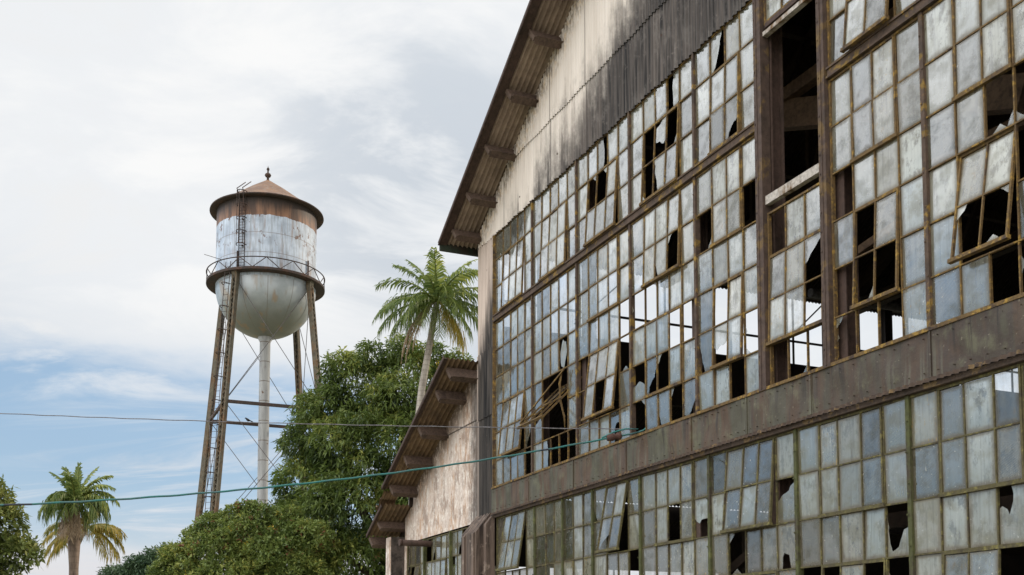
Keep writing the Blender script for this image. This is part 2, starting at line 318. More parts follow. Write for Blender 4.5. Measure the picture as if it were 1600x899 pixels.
M['redtip'] = m_leaf('red_shoot', (.16,.06,.03), (.22,.09,.045), (.25,.13,.06))
M['yellow'] = m_leaf('yellow_leaf', (.35,.25,.03), (.45,.34,.04), (.5,.42,.08))
M['palm'] = m_leaf('palm_leaflet', (.045,.08,.02), (.13,.18,.045), (.34,.36,.08), .4, .45)
M['palm_yel'] = m_leaf('yellow_palm_leaflet', (.10,.13,.025), (.26,.22,.04), (.42,.30,.05), .45)
M['palm_dead'] = m_leaf('dead_palm_leaflet', (.20,.14,.08), (.30,.22,.14), (.38,.29,.2), .2)
def m_bark(name, a, b):
    t = NT(name); c = t.coord(); x, y, z = t.xyz(c); n = t.noise(t.scale(c,(4,4,1)), 1.5, 6, .65)
    ring = t.math('SINE', t.math('MULTIPLY', z, 26.0)); col = t.mix(t.ramp(n, .35, .68), a, b); col = t.mix(t.math('MULTIPLY', t.ramp(ring, .6, 1.0), .3), col, (.09,.075,.06))
    return t.done(t.bsdf(col, .9, 0, n, .5))
M['palmbark'] = m_bark('palm_bark', (.36,.33,.29), (.22,.19,.165)); M['bark'] = m_bark('tree_bark', (.10,.08,.06), (.06,.045,.035)); M['shag'] = m_bark('shaggy_palm_bark', (.24,.18,.14), (.11,.08,.065))
def m_ground():
    t = NT('ground_dirt'); c = t.coord(); n = t.noise(c, .15, 6, .6); f = t.noise(c, 3, 5, .7); col = t.mix(t.ramp(n, .4, .6), (.30,.27,.22), (.14,.16,.07)); col = t.mix(t.math('MULTIPLY', f, .4), col, (.2,.17,.13))
    return t.done(t.bsdf(col, .95, 0, f, .4))
M['ground'] = m_ground()
def m_teal():
    t = NT('teal_rope'); c = t.coord(); n = t.noise(c, 3.5, 4, .6); s2 = t.noise(c, 1.1, 2); col = t.mix(t.ramp(n, .4, .65), (.03,.15,.14), (.06,.12,.125)); col = t.mix(t.ramp(s2, .60, .63), col, (.03,.035,.05))
    return t.done(t.bsdf(col, .6))
M['teal'] = m_teal(); M['insul'] = rusty('insulator', (.10,.05,.04), (.05,.03,.03), None, .4, 9); M['bird'] = rusty('black_feather', (.012,.012,.013), (.02,.018,.018), None, .4, 8)

# ------------------------------------------------------------------ ground
g = MB(); g.grid(lambda i, j: (-3000+i*6000/24, -3000+j*6000/24, 0), 24, 24); g = g.build('ground', M['ground']); g['kind'] = 'structure'

# ------------------------------------------------------------------ the factory
F = empty('factory_building', (-.698, 23.202, 0), R(-66.591))
thing(F, 'derelict factory hall with broken dirty window wall under a black stained corrugated gable', 'factory')
NW = 21.54; RS = .56; Z0 = 10.72; DEPTH = 46.0; OH = .80
ridge = NW/2
def roofz(x): return Z0 + RS*min(x, NW-x)
def wave(x, pitch=.1, amp=.018): return amp*math.sin(2*math.pi*x/pitch)
# corrugated gable in two tiers (upper laps over lower), each sheet row a real wave
gm = MB()
def sheet(x0, x1, zb, zt, yo, pitch=.1, amp=.017, per=8, rows=1):
    n = max(2, int((x1-x0)/pitch*per))
    def fn(i, j):
        x = x0+(x1-x0)*i/n; a = zb(x); b = max(zt(x), a+.001)
        return (x, yo+wave(x, pitch, amp), a+(b-a)*j/rows)
    gm.grid(fn, n, rows)
LAP = 11.72
sheet(.0, NW, lambda x: 10.42+.012*math.sin(x*7.1)+.01*math.sin(x*23), lambda x: min(LAP, roofz(x)-.01), -.055)
xa = (LAP-.1-Z0)/RS
sheet(xa, NW-xa, lambda x: LAP-.10+.01*math.sin(x*5.3), lambda x: min(14.4, roofz(x)-.01), -.078)
xb = (14.3-Z0)/RS
sheet(xb, NW-xb, lambda x: 14.3, lambda x: roofz(x)-.01, -.10)
gm.build('gable_wall', M['wall'], F)
# pilaster strips at the two corners
for s0 in (0.0, NW-.88):
    gm = MB(); sheet(s0, s0+.86, lambda x: 8.02, lambda x: 10.47, -.045, .12, .014); sheet(s0, s0+.86, lambda x: 6.62, lambda x: 8.05, -.065, .17, .022); sheet(s0, s0+.86, lambda x: 4.3, lambda x: 6.7, -.045, .17, .022)
    gm.build('corner_pilaster', M['pilaster'], F)
# roof: corrugations run down the slope, geometry for every ridge
def roof_mesh(x_lo, z_lo, x_hi, z_hi, y0, y1, pitch, amp, name, mats, split):
    m = MB(); dx = x_hi-x_lo; dz = z_hi-z_lo; L = math.hypot(dx, dz); nx, nz = -dz/L, dx/L
    if nz < 0: nx, nz = -nx, -nz
    n = int((y1-y0)/pitch*6)
    laps = [0, .34, .67, 1.0]
    for k in range(3):
        a, b = laps[k], laps[k+1]+(.02 if k < 2 else 0); lift = -.012*k
        def fn(i, j):
            y = y0+(y1-y0)*i/n; tt = a+(b-a)*j; h = amp*math.sin(2*math.pi*(y-y0)/pitch)+lift*(1 if dx > 0 else 1)
            return (x_lo+dx*tt+nx*h, y, z_lo+dz*tt+nz*h)
        m.grid(fn, n, 1)
    nf = len(m.f); cnt = n
    for q in range(nf):
        i = q % cnt
        m.m[q] = 0 if y0+(y1-y0)*i/n < split else 1
    return m.build(name, mats, F)
ZR = roofz(ridge)
roof_mesh(-.32, Z0-.32*RS+.02, ridge, ZR+.02, -OH, DEPTH+.5, .105, .023, 'roof', [M['soffit'], M['dark']], .1)
roof_mesh(NW+.32, Z0-.32*RS+.02, ridge, ZR+.02, -OH, DEPTH+.5, .105, .016, 'roof', [M['soffit'], M['dark']], .1)
def verge(x0, z0, x1, z1, yo, w=.20):
    m = MB(); m.bar((x0, yo-.015+w/2-.05, z0), (x1, yo-.015+w/2-.05, z1), w, .018, up=(0,0,1)); m.bar((x0, yo-.05, z0+.03), (x1, yo-.05, z1+.03), .012, .10)
    return m.build('verge_trim', M['steel'], F)
verge(-.32, Z0-.32*RS-.012, ridge, ZR-.012, -OH); verge(NW+.32, Z0-.32*RS-.012, ridge, ZR-.012, -OH)
m = MB(); m.box(-.35, -.29, -OH-.02, .4, Z0-.32*RS-.13, Z0-.32*RS+.04); m.build('eave_fascia', M['fascia'], F)
# purlin ends carrying the overhang
def purlin(x, zf, slope, y0=-.70, y1=.0, h=.2, w=.09):
    m = MB(); a = math.atan(slope)
    c, s = math.cos(a), math.sin(a)
    Mx = Matrix(((c,0,-s,x),(0,1,0,0),(s,0,c,zf(x)-.045),(0,0,0,1)))
    # a channel: web and two flanges, with a raked end
    pts = lambda yy, cut: [(-w/2,yy,-h),(w/2,yy,-h),(w/2,yy,0),(-w/2,yy,0)]
    e = [Mx @ Vector(p) for p in [(-w/2,y0+.06,-h),(w/2,y0+.06,-h),(w/2,y0,-.0),(-w/2,y0,-.0)]]; f = [Mx @ Vector(p) for p in pts(y1, 0)]
    m.poly(e[::-1]); m.poly(f)
    for i in range(4): j = (i+1) % 4; m.poly((e[i], e[j], f[j], f[i]))
    m.box(-w/2-.035, w/2+.035, y0+.09, y1, -h-.012, -h+.006, 0, .5, Mx)
    return m.build('purlin', M['purlin'], F)
for x in (.10, .95, 1.98, 3.07, 4.14, 5.22, 6.3, 7.38, 8.46, 9.54): purlin(x, roofz, RS)
for x in (.10, .95, 1.98, 3.07, 4.14, 5.22, 6.3, 7.38, 8.46, 9.54): purlin(NW-x, roofz, -RS)

# ---- window wall --------------------------------------------------------------
ZB1, ZB0 = 5.06, 4.53            # band top / bottom
RH = .585
def pane_poly(x0, x1, z0, z1, shape=None):
    if shape is None: return [(x0,z0),(x1,z0),(x1,z1),(x0,z1)]
    out = []; k = len(shape)
    on = lambda p, q: any(abs(p[i]-e) < .001 and abs(q[i]-e) < .001 for i in (0,1) for e in (0,1))
    for i in range(k):
        p, q = shape[i], shape[(i+1)%k]; out.append(p)
        if not on(p, q):
            L = math.hypot(q[0]-p[0], q[1]-p[1]); m = 1+int(L*5)
            for j in range(1, m):
                f = (j+rnd.uniform(-.25,.25))/m; out.append((min(1,max(0,p[0]+(q[0]-p[0])*f+rnd.gauss(0,.022))), min(1,max(0,p[1]+(q[1]-p[1])*f+rnd.gauss(0,.022)))))
    return [(x0+(x1-x0)*a, z0+(z1-z0)*b) for a, b in out]
SH = {  # shards in unit pane coordinates
 'tri_r': [(0,0),(.12,.0),(.5,.35),(1,.98),(1,1),(0,1)], 'tri_l': [(.42,0),(1,0),(1,1),(0,1),(0,.95)],
 'corner_br': [(0,0),(.22,0),(.32,.16),(.55,.3),(1,.45),(1,1),(0,1)], 'corner_bl': [(.3,0),(1,0),(1,1),(0,1),(0,.4),(.12,.25)],
 'half_r': [(.5,0),(.95,.05),(1,1),(.5,1),(.42,.6)], 'half_l': [(0,0),(.62,0),(.70,.5),(.55,1),(0,1)],
 'stub': [(0,0),(1,0),(1,.33),(.72,.47),(.5,.52),(.3,.45),(.12,.44),(0,.38)], 'spike': [(0,1),(1,1),(1,.72),(.62,.28),(.3,0),(0,.12)],
 'top': [(0,1),(1,1),(1,.52),(.85,.45),(.55,.46),(.30,.36),(.12,.42),(0,.5)], 'jag': [(0,0),(1,0),(1,.62),(.86,.7),(.8,.88),(.55,.72),(.3,.66),(.1,.55),(0,.52)],
 'hang': [(.1,.45),(.8,.25),(1,.3),(1,1),(.9,1),(.12,.86)], 'topbit': [(0,1),(1,1),(1,.9),(0,.42)], 'notch_tr': [(0,0),(1,0),(1,.78),(.86,.86),(.9,.95),(.72,1),(0,1)],
 'notch_tl': [(0,0),(1,0),(1,1),(.45,1),(.5,.72),(.36,.5),(.28,.6),(.1,.66),(.0,.62)], 'hole': [(0,0),(.45,0),(.5,.5),(.62,.62),(.95,.6),(1,.2),(1,1),(0,1)],
 'shard_mid': [(.05,.55),(.25,.1),(.6,.02),(.85,.5),(.72,.85),(.35,.98)], 'notch_t': [(0,.0),(1,0),(1,.86),(.98,.6),(.66,.5),(.45,.18),(.2,.1),(.05,.5),(0,.9)], 'smallhole': [(0,0),(.0,1),(1,1),(1,0),(.62,0),(.55,.3),(.3,.36),(.22,.25),(.2,0)],
 'curve_r': [(0,0),(.14,0),(.3,.1),(.44,.3),(.62,.62),(.8,1),(0,1)], 'low_r': [(0,0),(.25,0),(.28,.2),(.5,.33),(.78,.42),(.86,.62),(1,.62),(1,1),(0,1)],
}
def add_pane(mb, x0, x1, z0, z1, y, mi, shape=None, T=None, g=.011):
    pg_ = pane_poly(x0+g, x1-g, z0+g, z1-g, shape)
    ar = sum(pg_[i][0]*pg_[(i+1)%len(pg_)][1]-pg_[(i+1)%len(pg_)][0]*pg_[i][1] for i in range(len(pg_)))
    if ar < 0: pg_ = pg_[::-1]
    t = rnd.random(); ax, az = rnd.gauss(0, .010), rnd.gauss(0, .010)
    pts = []
    for x, z in pg_:
        p = Vector((x, y+(x-x0)*ax+(z-z0)*az, z)); pts.append(T @ p if T else p)
    W_, H_ = x1-x0-2*g, z1-z0-2*g
    mb.poly(pts, mi, t, uv=[((x-x0-g)/W_, (z-z0-g)/H_) for x, z in pg_])
CORN = [[(0,0),(.34,0),(0,.2)],[(1,0),(1,.3),(.72,0)],[(0,1),(0,.74),(.4,1)],[(1,1),(.6,1),(1,.82)],[(.2,0),(.75,0),(.5,.13)],[(0,.4),(.16,.55),(0,.75)]]
def leftover(mb, x0, x1, z0, z1, y, mi, T=None):
    for k in range(6):
        if rnd.random() < .09: add_pane(mb, x0, x1, z0, z1, y, mi, CORN[k], T)
def window(name, cols, rows, yo, sash, state, mats, edge=(.026,.026), tb=(.026,.03), low=False, sashstate=None, gmi=None, dark=()):
    """cols: x lines, rows: z lines from the top down; sash: list of (c0,c1,r0,r1,angle,pivot) hung in the frame; state: {(col,row): shape or 'x'}"""
    fr = MB(); w = .017; d = .028
    X0, X1, ZT, ZB = cols[0], cols[-1], rows[0], rows[-1]
    inS = lambda c, r: any(s[0] <= c < s[1] and s[2] <= r < s[3] for s in sash)
    fr.box(X0, X0+edge[0], yo-d, yo+.02, ZB, ZT); fr.box(X1-edge[1], X1, yo-d, yo+.02, ZB, ZT)
    fr.box(X0+edge[0], X1-edge[1], yo-d+.002, yo+.018, ZT-tb[0], ZT); fr.box(X0+edge[0], X1-edge[1], yo-d-.012, yo+.018, ZB, ZB+tb[1])
    nc, nr = len(cols)-1, len(rows)-1
    for i in range(1, nc):
        for r in range(nr):
            if inS(i-1, r) and inS(i, r): continue
            jx = rnd.gauss(0,.003)
            fr.box(cols[i]-w/2+jx, cols[i]+w/2+jx, yo-.019, yo+.012, rows[r+1], rows[r])
    for r in range(1, nr):
        for c in range(nc):
            if inS(c, r-1) and inS(c, r) and any(s[0] <= c < s[1] and s[2] < r < s[3] for s in sash): continue
            fr.box(cols[c], cols[c+1], yo-.021, yo+.010, rows[r]-w/2, rows[r]+w/2)
    fo = fr.build(name, mats[0], F)
    gl = MB()
    for c in range(nc):
        for r in range(nr):
            if inS(c, r): continue
            st = state.get((c, r))
            if st == 'x': leftover(gl, cols[c], cols[c+1], rows[r+1], rows[r], yo-.006, 0); continue
            add_pane(gl, cols[c], cols[c+1], rows[r+1], rows[r], yo-.006, 1 if (c, r) in dark else 0, SH.get(st))
    if gl.f: gl.build('glass', [mats[1], M['clear']], fo)
    for (c0, c1, r0, r1, ang, piv) in sash:
        sm = MB(); x0, x1, zt, zb = cols[c0]+.012, cols[c1]-.012, rows[r0]-.006, rows[r1]+.006
        zp = zt-(zt-zb)*piv
        twist = rnd.gauss(0, .004)
        xm = (x0+x1)/2; T = Matrix.Translation((xm, yo-.016, zp)) @ Matrix.Rotation(twist, 4, 'Y') @ Matrix.Rotation(R(ang), 4, 'X') @ Matrix.Translation((-xm, 0, -zp))
        sw = .024; dd = .016
        sm.box(x0, x0+sw, -dd, dd, zb, zt, M=T); sm.box(x1-sw, x1, -dd, dd, zb, zt, M=T)
        sm.box(x0+sw, x1-sw, -dd+.002, dd-.002, zt-.026, zt, M=T); sm.box(x0-.02, x1+.02, -dd-.018, dd, zb-.022, zb+.02, M=T)
        for i in range(c0+1, c1): sm.box(cols[i]-w/2, cols[i]+w/2, -.013, .011, zb+.02, zt-.026, M=T)
        for r in range(r0+1, r1):
            for i in range(c0, c1):
                xa_, xb_ = max(cols[i]+w/2, x0+sw), min(cols[i+1]-w/2, x1-sw); sm.box(xa_, xb_, -.013, .011, rows[r]-w/2, rows[r]+w/2, M=T)
        for c in range(c0, c1):
            for r in range(r0, r1):
                st = state.get((c, r))
                if st == 'x': leftover(sm, max(cols[c], x0+sw-.011), min(cols[c+1], x1-sw+.011), max(rows[r+1], zb+.015), min(rows[r], zt-.023), -.004, 1, T); continue
                add_pane(sm, max(cols[c], x0+sw-.011), min(cols[c+1], x1-sw+.011), max(rows[r+1], zb+.015), min(rows[r], zt-.023), -.004, 2 if (c, r) in dark else 1, SH.get(st), T)
        so_ = sm.build('sash', [mats[0], mats[1], M['clear']], fo)
        if ang <= -20: so_['label'] = 'bent sash swung far open with most of its panes gone'
        elif ang <= -8: so_['label'] = 'sash tilted open at the bottom'
    return fo
UC = [  # column lines of the upper bays
 [.90,1.324,1.707,2.063,2.413,2.80],[2.80,3.217,3.584,3.942,4.312,4.705],[4.705,5.134,5.487,5.861,6.211,6.615],[6.615,7.042,7.407,7.758,8.112,8.515],
 [8.515,8.924,9.301,9.647,10.03],[10.21,10.565,10.942,11.31],[11.45,11.823,12.185,12.561,12.96],[12.96,13.382,13.754,14.119,14.53]]
mir = [[NW-x for x in c[::-1]] for c in UC[:4]][::-1]
UC = UC + [[14.53,14.93,15.30,15.66,16.02,16.42],[16.42,16.83,17.2,17.55,17.9,18.31],[18.31,18.72,19.09,19.45,19.8,20.64]]
MR = [8.555] + [8.555-.01-RH*k for k in range(1, 6)] + [ZB1]
TR = [10.45, 9.885, 9.295, 8.70]
mid = {  # (col,row): state
 0: ({(4,4):'tri_r',(4,5):'x',(0,3):'notch_tr'}, [(1,4,3,5,-6,.08)]),
 1: ({(3,2):'shard_mid',(0,4):'jag',(2,5):'x',(3,5):'x',(4,5):'x',(1,5):'half_l',(2,3):'tri_r',(3,3):'x',(1,4):'x',(2,4):'x',(3,4):'x'}, [(1,4,3,5,-45,.40)]),
 2: ({(4,2):'x',(4,3):'x',(0,3):'x',(0,4):'x',(2,4):'x',(3,5):'hole'}, [(1,4,0,2,0,.3),(1,4,3,5,-6.5,.06)]),
 3: ({(3,1):'x',(2,1):'corner_bl',(0,2):'x',(1,2):'x',(2,2):None,(3,3):'x',(4,3):'x',(0,4):'stub',(1,4):'low_r',(2,4):'x',(0,5):'x',(3,5):'x',(4,5):'spike',(2,5):'corner_bl'}, [(1,4,0,2,-2,.2),(1,4,3,5,0,.2)]),
 4: ({(0,1):'x',(3,1):'x',(1,3):'x',(0,4):'tri_l',(3,4):'x',(1,5):'notch_tr',(2,5):'x',(1,4):'top'}, [(1,3,0,2,0,.3),(1,3,3,5,-2,.2)]),
 5: ({(0,2):'x',(2,3):'topbit',(2,4):'x',(0,5):'x',(1,5):'x',(2,5):'x'}, [(0,3,3,5,-2,.15)]),
 6: ({(0,2):'x',(0,4):'x',(0,5):'x',(1,3):'x',(1,4):'x',(1,5):'x',(2,4):'x',(2,5):'x'}, [(1,3,0,2,0,.2),(1,3,3,5,-2.5,.1)]),
 7: ({(2,2):'x',(1,4):'x',(2,4):'x',(2,5):'x',(0,4):'notch_tr',(3,3):'x',(3,5):'x',(3,2):'x'}, [(1,3,3,5,-9,.25),(1,3,0,2,0,.2)]),
}
top = {
 0: ({}, [(1,4,1,3,-2.5,.05)], [(0,0),(1,0),(2,0),(3,0),(1,1)]), 1: ({(0,2):'notch_tr'}, [(1,4,1,3,-2,.05)], []), 2: ({(2,0):'half_l',(1,1):'x',(2,1):'x'}, [(1,4,1,3,-3.5,.08)], []),
 3: ({(3,0):'half_r',(1,1):'x',(2,1):'hang',(3,1):'x',(1,2):'x',(2,2):'tri_l'}, [(1,4,1,3,-2.5,.1)], []), 4: ({(1,0):'curve_r',(2,2):'corner_br'}, [(1,3,1,3,-1.5,.05)], []),
 6: ({}, [(1,3,1,3,-5.5,.1)], []), 7: ({}, [(1,3,1,3,0,.1)], []),
}
for i, cols in enumerate(UC):
    st, sa = mid.get(i, ({}, [(1,len(cols)-2,0,2,-2,.2),(1,len(cols)-2,3,5,-2,.2)])) if i < 8 else ({(k % 4, (k*3+i) % 6): 'x' for k in range(2)}, [(1,4,0,2,0,.2),(1,4,3,5,-5,.2)])
    if i == 5:   # the bay with the big opening: only four rows of panes below a white sill bar, two short rows at the top
        window('window', cols, MR[2:], 0, [(0,3,1,3,-2,.1)], {(0,0):'x',(2,1):'topbit',(2,2):'x',(0,3):'x',(1,3):'x',(2,3):'x'}, (M['muntin'], M['glass']))
        window('window', cols, [10.45, 9.93], 0, [], {}, (M['muntin'], M['glass']))
    else:
        window('window', cols, MR, 0, sa, st, (M['muntin'], M['glass']))
        ts, tsa, dk = top.get(i, ({}, [(1,len(cols)-2,1,3,-3,.1)], []))
        window('transom_window', cols, TR, 0, tsa, ts, (M['muntin'], M['glass']), dark=dk)
# white sill and lintel of the big opening, with a white jamb
m = MB(); m.box(10.208, 11.315, -.052, .03, 7.485, 7.60); m.box(10.208, 11.315, -.052, .03, 9.775, 9.83); m.build('opening_frame', M['whitebar'], F)
m = MB(); m.box(10.255, 11.305, -.05, .03, 9.865, 9.925); m.build('opening_lintel', M['steel'], F)
# transom bars between the two window tiers
for a, b in ((.90, 10.04), (11.46, 20.64)):
    m = MB(); m.box(a, b, -.055, .03, 8.565, 8.69); m.box(a, b, -.075, -.05, 8.56, 8.585); m.box(a, b, -.075, -.05, 8.672, 8.695); m.build('transom_bar', M['mullion'], F)
# mullions
for x in (2.80, 4.705, 6.615, 8.515, 12.96, 14.53, 16.42, 18.31):
    m = MB(); m.box(x-.027, x+.027, -.045, .04, ZB1, 8.56); m.box(x-.027, x+.027, -.045, .04, 8.70, 10.45)
    for k in range(14): m.tube([(x-.012+.024*(k%2), -.055, ZB1+.2+k*.38), (x-.012+.024*(k%2), -.043, ZB1+.2+k*.38)], .011, 6)
    m.build('mullion', M['mullion'], F)
for x, w in ((10.125, .15), (11.383, .125)):
    m = MB(); m.box(x-w/2, x+w/2, -.09, .05, ZB1-.02, 10.46); m.box(x-w/2+.05, x-w/2+.07, -.10, -.088, ZB1, 10.45)
    for k in range(22): m.tube([(x-w/2+.025, -.10, ZB1+.2+k*.24), (x-w/2+.025, -.088, ZB1+.2+k*.24)], .011, 6)
    m.build('main_mullion', M['bigpost'], F)
m = MB(); m.box(.87, .90, -.06, .03, ZB1, 10.46); m.build('window_jamb', M['muntin'], F)
# sheet metal band in separate buckled sheets
bx = [.82, 2.72, 4.62, 6.5, 8.40, 9.75, 11.06, 13.0, 14.9, 16.8, 18.7, 20.66]
for k in range(len(bx)-1):
    m = MB(); a, b = bx[k]-.006, bx[k+1]+.012; n = 24; ph = rnd.random()*9
    def fn(i, j):
        x = a+(b-a)*i/n-(.0 if i else .0); z = 4.53+(5.06-4.53)*j/6
        e = min(i, n-i)/n
        return (x+.003*k, -.062-.004*(k % 2)-(.012*math.sin(i*.9+ph)*math.sin(j*1.1+ph)*(1 if 0 < j < 6 else .35)+.010*math.sin(x*3.1+j*.5))*min(1, min(i, n-i)/4), z)
    m.grid(fn, n, 6)
    for q in range(9):
        xx = a+(b-a)*(q+.5)/9
        for zz_ in (4.60, 4.97): m.tube([(xx, -.088, zz_), (xx, -.055, zz_)], .006, 6)
    m.box(b-.03, b-.004, -.078, -.064, 4.54, 5.03); m.build('band_sheet', M['band'], F)
m = MB(); m.box(.86, 20.6, -.03, .12, 4.5, 5.03); m.build('band_backing', M['dark'], F)
m = MB(); m.box(.86, 20.66, -.085, .02, 5.035, 5.075); m.build('band_sill', M['muntin'], F)
m = MB()
n = int((20.6-.85)/.1*8)
m.grid(lambda i, j: (.85+(20.6-.85)*i/n, -.085+.017*math.sin(2*math.pi*i/8)-.012*j, 4.535-.045*j), n, 1); m.box(.85, 20.6, -.04, .10, 4.442, 4.50); m.build('corrugated_drip', M['drip'], F)
# lower windows
LC = [[.90,1.318,1.68,2.03,2.376,2.79],[2.79,3.251,3.62,4.0],[4.0,4.402,4.777,5.165],[5.165,5.644,6.03,6.376,6.78],[6.78,7.228,7.591,7.946,8.296,8.71],[8.71,9.124,9.53,9.875,10.212,10.635],
      [10.635,11.058,11.407,11.803,12.163,12.56],[12.56,12.978,13.336,13.713,14.059,14.48],[14.48,14.9,15.26,15.62,15.98,16.4],[16.4,16.8,17.2,17.6,18.0,18.3],[18.3,18.7,19.1,19.6,20.1,20.64]]
LR = [4.44, 3.863, 3.29, 2.70, 2.115, 1.53, .95]
lowst = {0: ({}, [(1,4,0,2,-9,.03)]), 1: ({}, []), 2: ({}, []), 3: ({(0,0):'corner_bl',(3,2):'x',(1,1):'corner_br'}, [(1,3,0,2,-10,.04)]),
 4: ({(2,1):'x',(4,1):'top'}, [(1,4,0,2,0,.2)]), 5: ({(4,1):'jag',(1,2):'x',(4,2):'smallhole',(2,3):'x'}, [(1,4,0,2,-4.5,.04)]), 6: ({(4,2):'notch_t',(0,3):'x',(1,3):'x',(3,3):'x',(4,3):'x'}, [(1,4,0,2,0,.2)]),
 7: ({(3,2):'notch_tl',(3,3):'x'}, [(1,4,0,2,0,.2)])}
for i, cols in enumerate(LC):
    st, sa = lowst.get(i, ({}, [(1,4,0,2,0,.2)])); sa = sa + ([(1,len(cols)-2,3,5,-3,.1)] if len(cols) > 4 else [])
    window('window', cols, LR, .05, sa, st, (M['muntin_low'], M['glass_low']))
for x in [c[0] for c in LC[1:]]:
    m = MB(); m.box(x-.028, x+.028, .005, .09, .95, 4.44)
    for k in range(10): m.tube([(x-.012+.024*(k%2), -.02, 1.1+k*.34), (x-.012+.024*(k%2), -.008, 1.1+k*.34)], .011, 6)
    m.build('mullion', M['mullion_low'], F)
m = MB(); m.box(.85, 20.66, -.08, .15, 0, .95); m.build('sill_wall', M['aisle'], F)

# ---- hall interior --------------------------------------------------------------
m = MB(); ps = [0, 5.5, 11, 16.5, 22, 27.5, 33, 38.5, 44]
for Y in ps: m.box(.0, .22, Y+.12, Y+.36, 8.75, 10.55)
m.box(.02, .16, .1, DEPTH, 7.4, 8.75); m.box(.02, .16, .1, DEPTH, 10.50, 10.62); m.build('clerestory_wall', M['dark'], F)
m = MB()
y = .95
while y < DEPTH-1: m.box(.06, .10, y-.02, y+.02, 8.75, 10.5); y += .92
m.box(.05, .11, .3, DEPTH, 9.32, 9.36)
y = 1.0
while y < DEPTH-4: m.bar((.2, y+1.2, 9.0), (.2, y+2.6, 10.3), .03); y += 5.5
m.build('clerestory_bars', M['dark'], F)
m = MB(); m.tube([(.9, 8.2, 10.3), (.9, 12.3, 10.3)], .11, 12); m.build('duct', M['cable_grey'], F)
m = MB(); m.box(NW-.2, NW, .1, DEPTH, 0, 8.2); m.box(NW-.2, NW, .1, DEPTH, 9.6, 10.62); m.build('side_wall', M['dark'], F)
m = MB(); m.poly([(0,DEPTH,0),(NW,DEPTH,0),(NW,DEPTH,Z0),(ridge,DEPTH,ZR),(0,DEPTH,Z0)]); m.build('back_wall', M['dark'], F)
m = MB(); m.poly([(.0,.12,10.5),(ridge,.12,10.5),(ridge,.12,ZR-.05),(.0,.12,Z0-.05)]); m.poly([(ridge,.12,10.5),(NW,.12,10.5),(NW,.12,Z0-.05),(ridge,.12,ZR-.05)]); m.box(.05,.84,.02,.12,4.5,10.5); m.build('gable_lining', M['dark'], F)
for Y in (4.6, 10.1, 15.6, 21.1, 26.6):   # roof trusses
    m = MB(); m.bar((.1,Y,10.35), (NW-.1,Y,10.35), .2, .32); m.bar((.1,Y,10.6), (ridge,Y,ZR-.25), .2, .3); m.bar((ridge,Y,ZR-.25), (NW-.1,Y,10.6), .2, .3)
    for k in range(1, 6):
        x = ridge*k/6; zt = roofz(x)-.3; m.bar((x,Y,10.4), (x,Y,zt), .1); m.bar((x,Y,10.4), (ridge*(k+1)/6, Y, roofz(ridge*(k+1)/6)-.3), .1)
        m.bar((NW-x,Y,10.4), (NW-x,Y,zt), .1); m.bar((NW-x,Y,10.4), (NW-ridge*(k+1)/6, Y, roofz(ridge*(k+1)/6)-.3), .1)
    m.build('roof_truss', M['darkwood'], F)
for x in (2.9, 5.4, 7.9, 14.0, 17.0, 19.0):
    m = MB(); m.bar((x,.3,roofz(x)-.28), (x,DEPTH,roofz(x)-.28), .14, .2); m.build('inner_purlin', M['darkwood'], F)
m = MB(); m.bar((8.2,1.6,9.95), (12.2,2.4,8.55), .2, .42); m.bar((7.5,1.6,10.12), (13.0,1.62,10.05), .16,.2); m.bar((11.5,1.3,7.6),(14.5,1.35,7.55),.1,.14); m.bar((10.2,1.2,6.9),(12.2,1.8,7.6),.08,.1); m.build('inner_brace', M['brace'], F)
for x in (2.90, 4.80, 8.33, 10.15, 11.50, 14.7, 17.6):   # wind posts just behind the glazing
    m = MB(); m.box(x-.01, x+.01, .08, .24, 0, 10.4); m.box(x-.075, x+.075, .065, .082, 0, 10.4); m.box(x-.075, x+.075, .24, .257, 0, 10.4); m.build('wind_post', M['steel'], F)
for Y in (7, 14, 21, 28, 35):
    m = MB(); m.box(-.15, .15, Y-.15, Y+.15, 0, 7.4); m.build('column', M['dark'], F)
m = MB(); m.box(.3, NW-.3, .16, .34, 4.62, 4.86); m.build('wind_girder', M['dark'], F)
m = MB(); m.bar((8.0,.5,2.6),(9.6,.9,3.6),.12); m.bar((8.0,1.6,3.4),(13.5,1.7,3.35),.14,.2); m.build('inner_strut', M['darkwood'], F)

# ---- the side aisle ----------------------------------------------------------------
AS = .479; AZ = 7.88
az = lambda x: AZ + AS*x
gm = MB()
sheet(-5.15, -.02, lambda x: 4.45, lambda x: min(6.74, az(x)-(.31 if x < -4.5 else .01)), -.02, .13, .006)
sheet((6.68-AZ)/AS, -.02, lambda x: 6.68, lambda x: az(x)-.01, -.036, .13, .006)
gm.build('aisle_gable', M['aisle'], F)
roof_mesh(-4.48, az(-4.48)+.03, .08, az(.08)+.03, -OH, DEPTH, .115, .026, 'aisle_roof', [M['soffit2'], M['dark']], .1)
verge(-4.48, az(-4.48)-.005, .08, az(.08)-.005, -OH, .10)
roof_mesh(-6.05, az(-6.05)-.27, -4.6, az(-4.6)-.27, -.74, DEPTH, .115, .026, 'aisle_roof', [M['soffit2'], M['dark']], .1)
verge(-6.05, az(-6.05)-.305, -4.7, az(-4.7)-.305, -.74, .06)
for x in (-.16, -.86, -2.06, -3.12, -4.26): purlin(x, az, AS, -.72, 0, .24, .1)
for x in (-5.30,): purlin(x, lambda q: az(q)-.30, AS, -.72, 0, .2, .1)
for x in (-5.98,): purlin(x, lambda q: az(q)-.31, AS, -.74, .1, .24, .12)
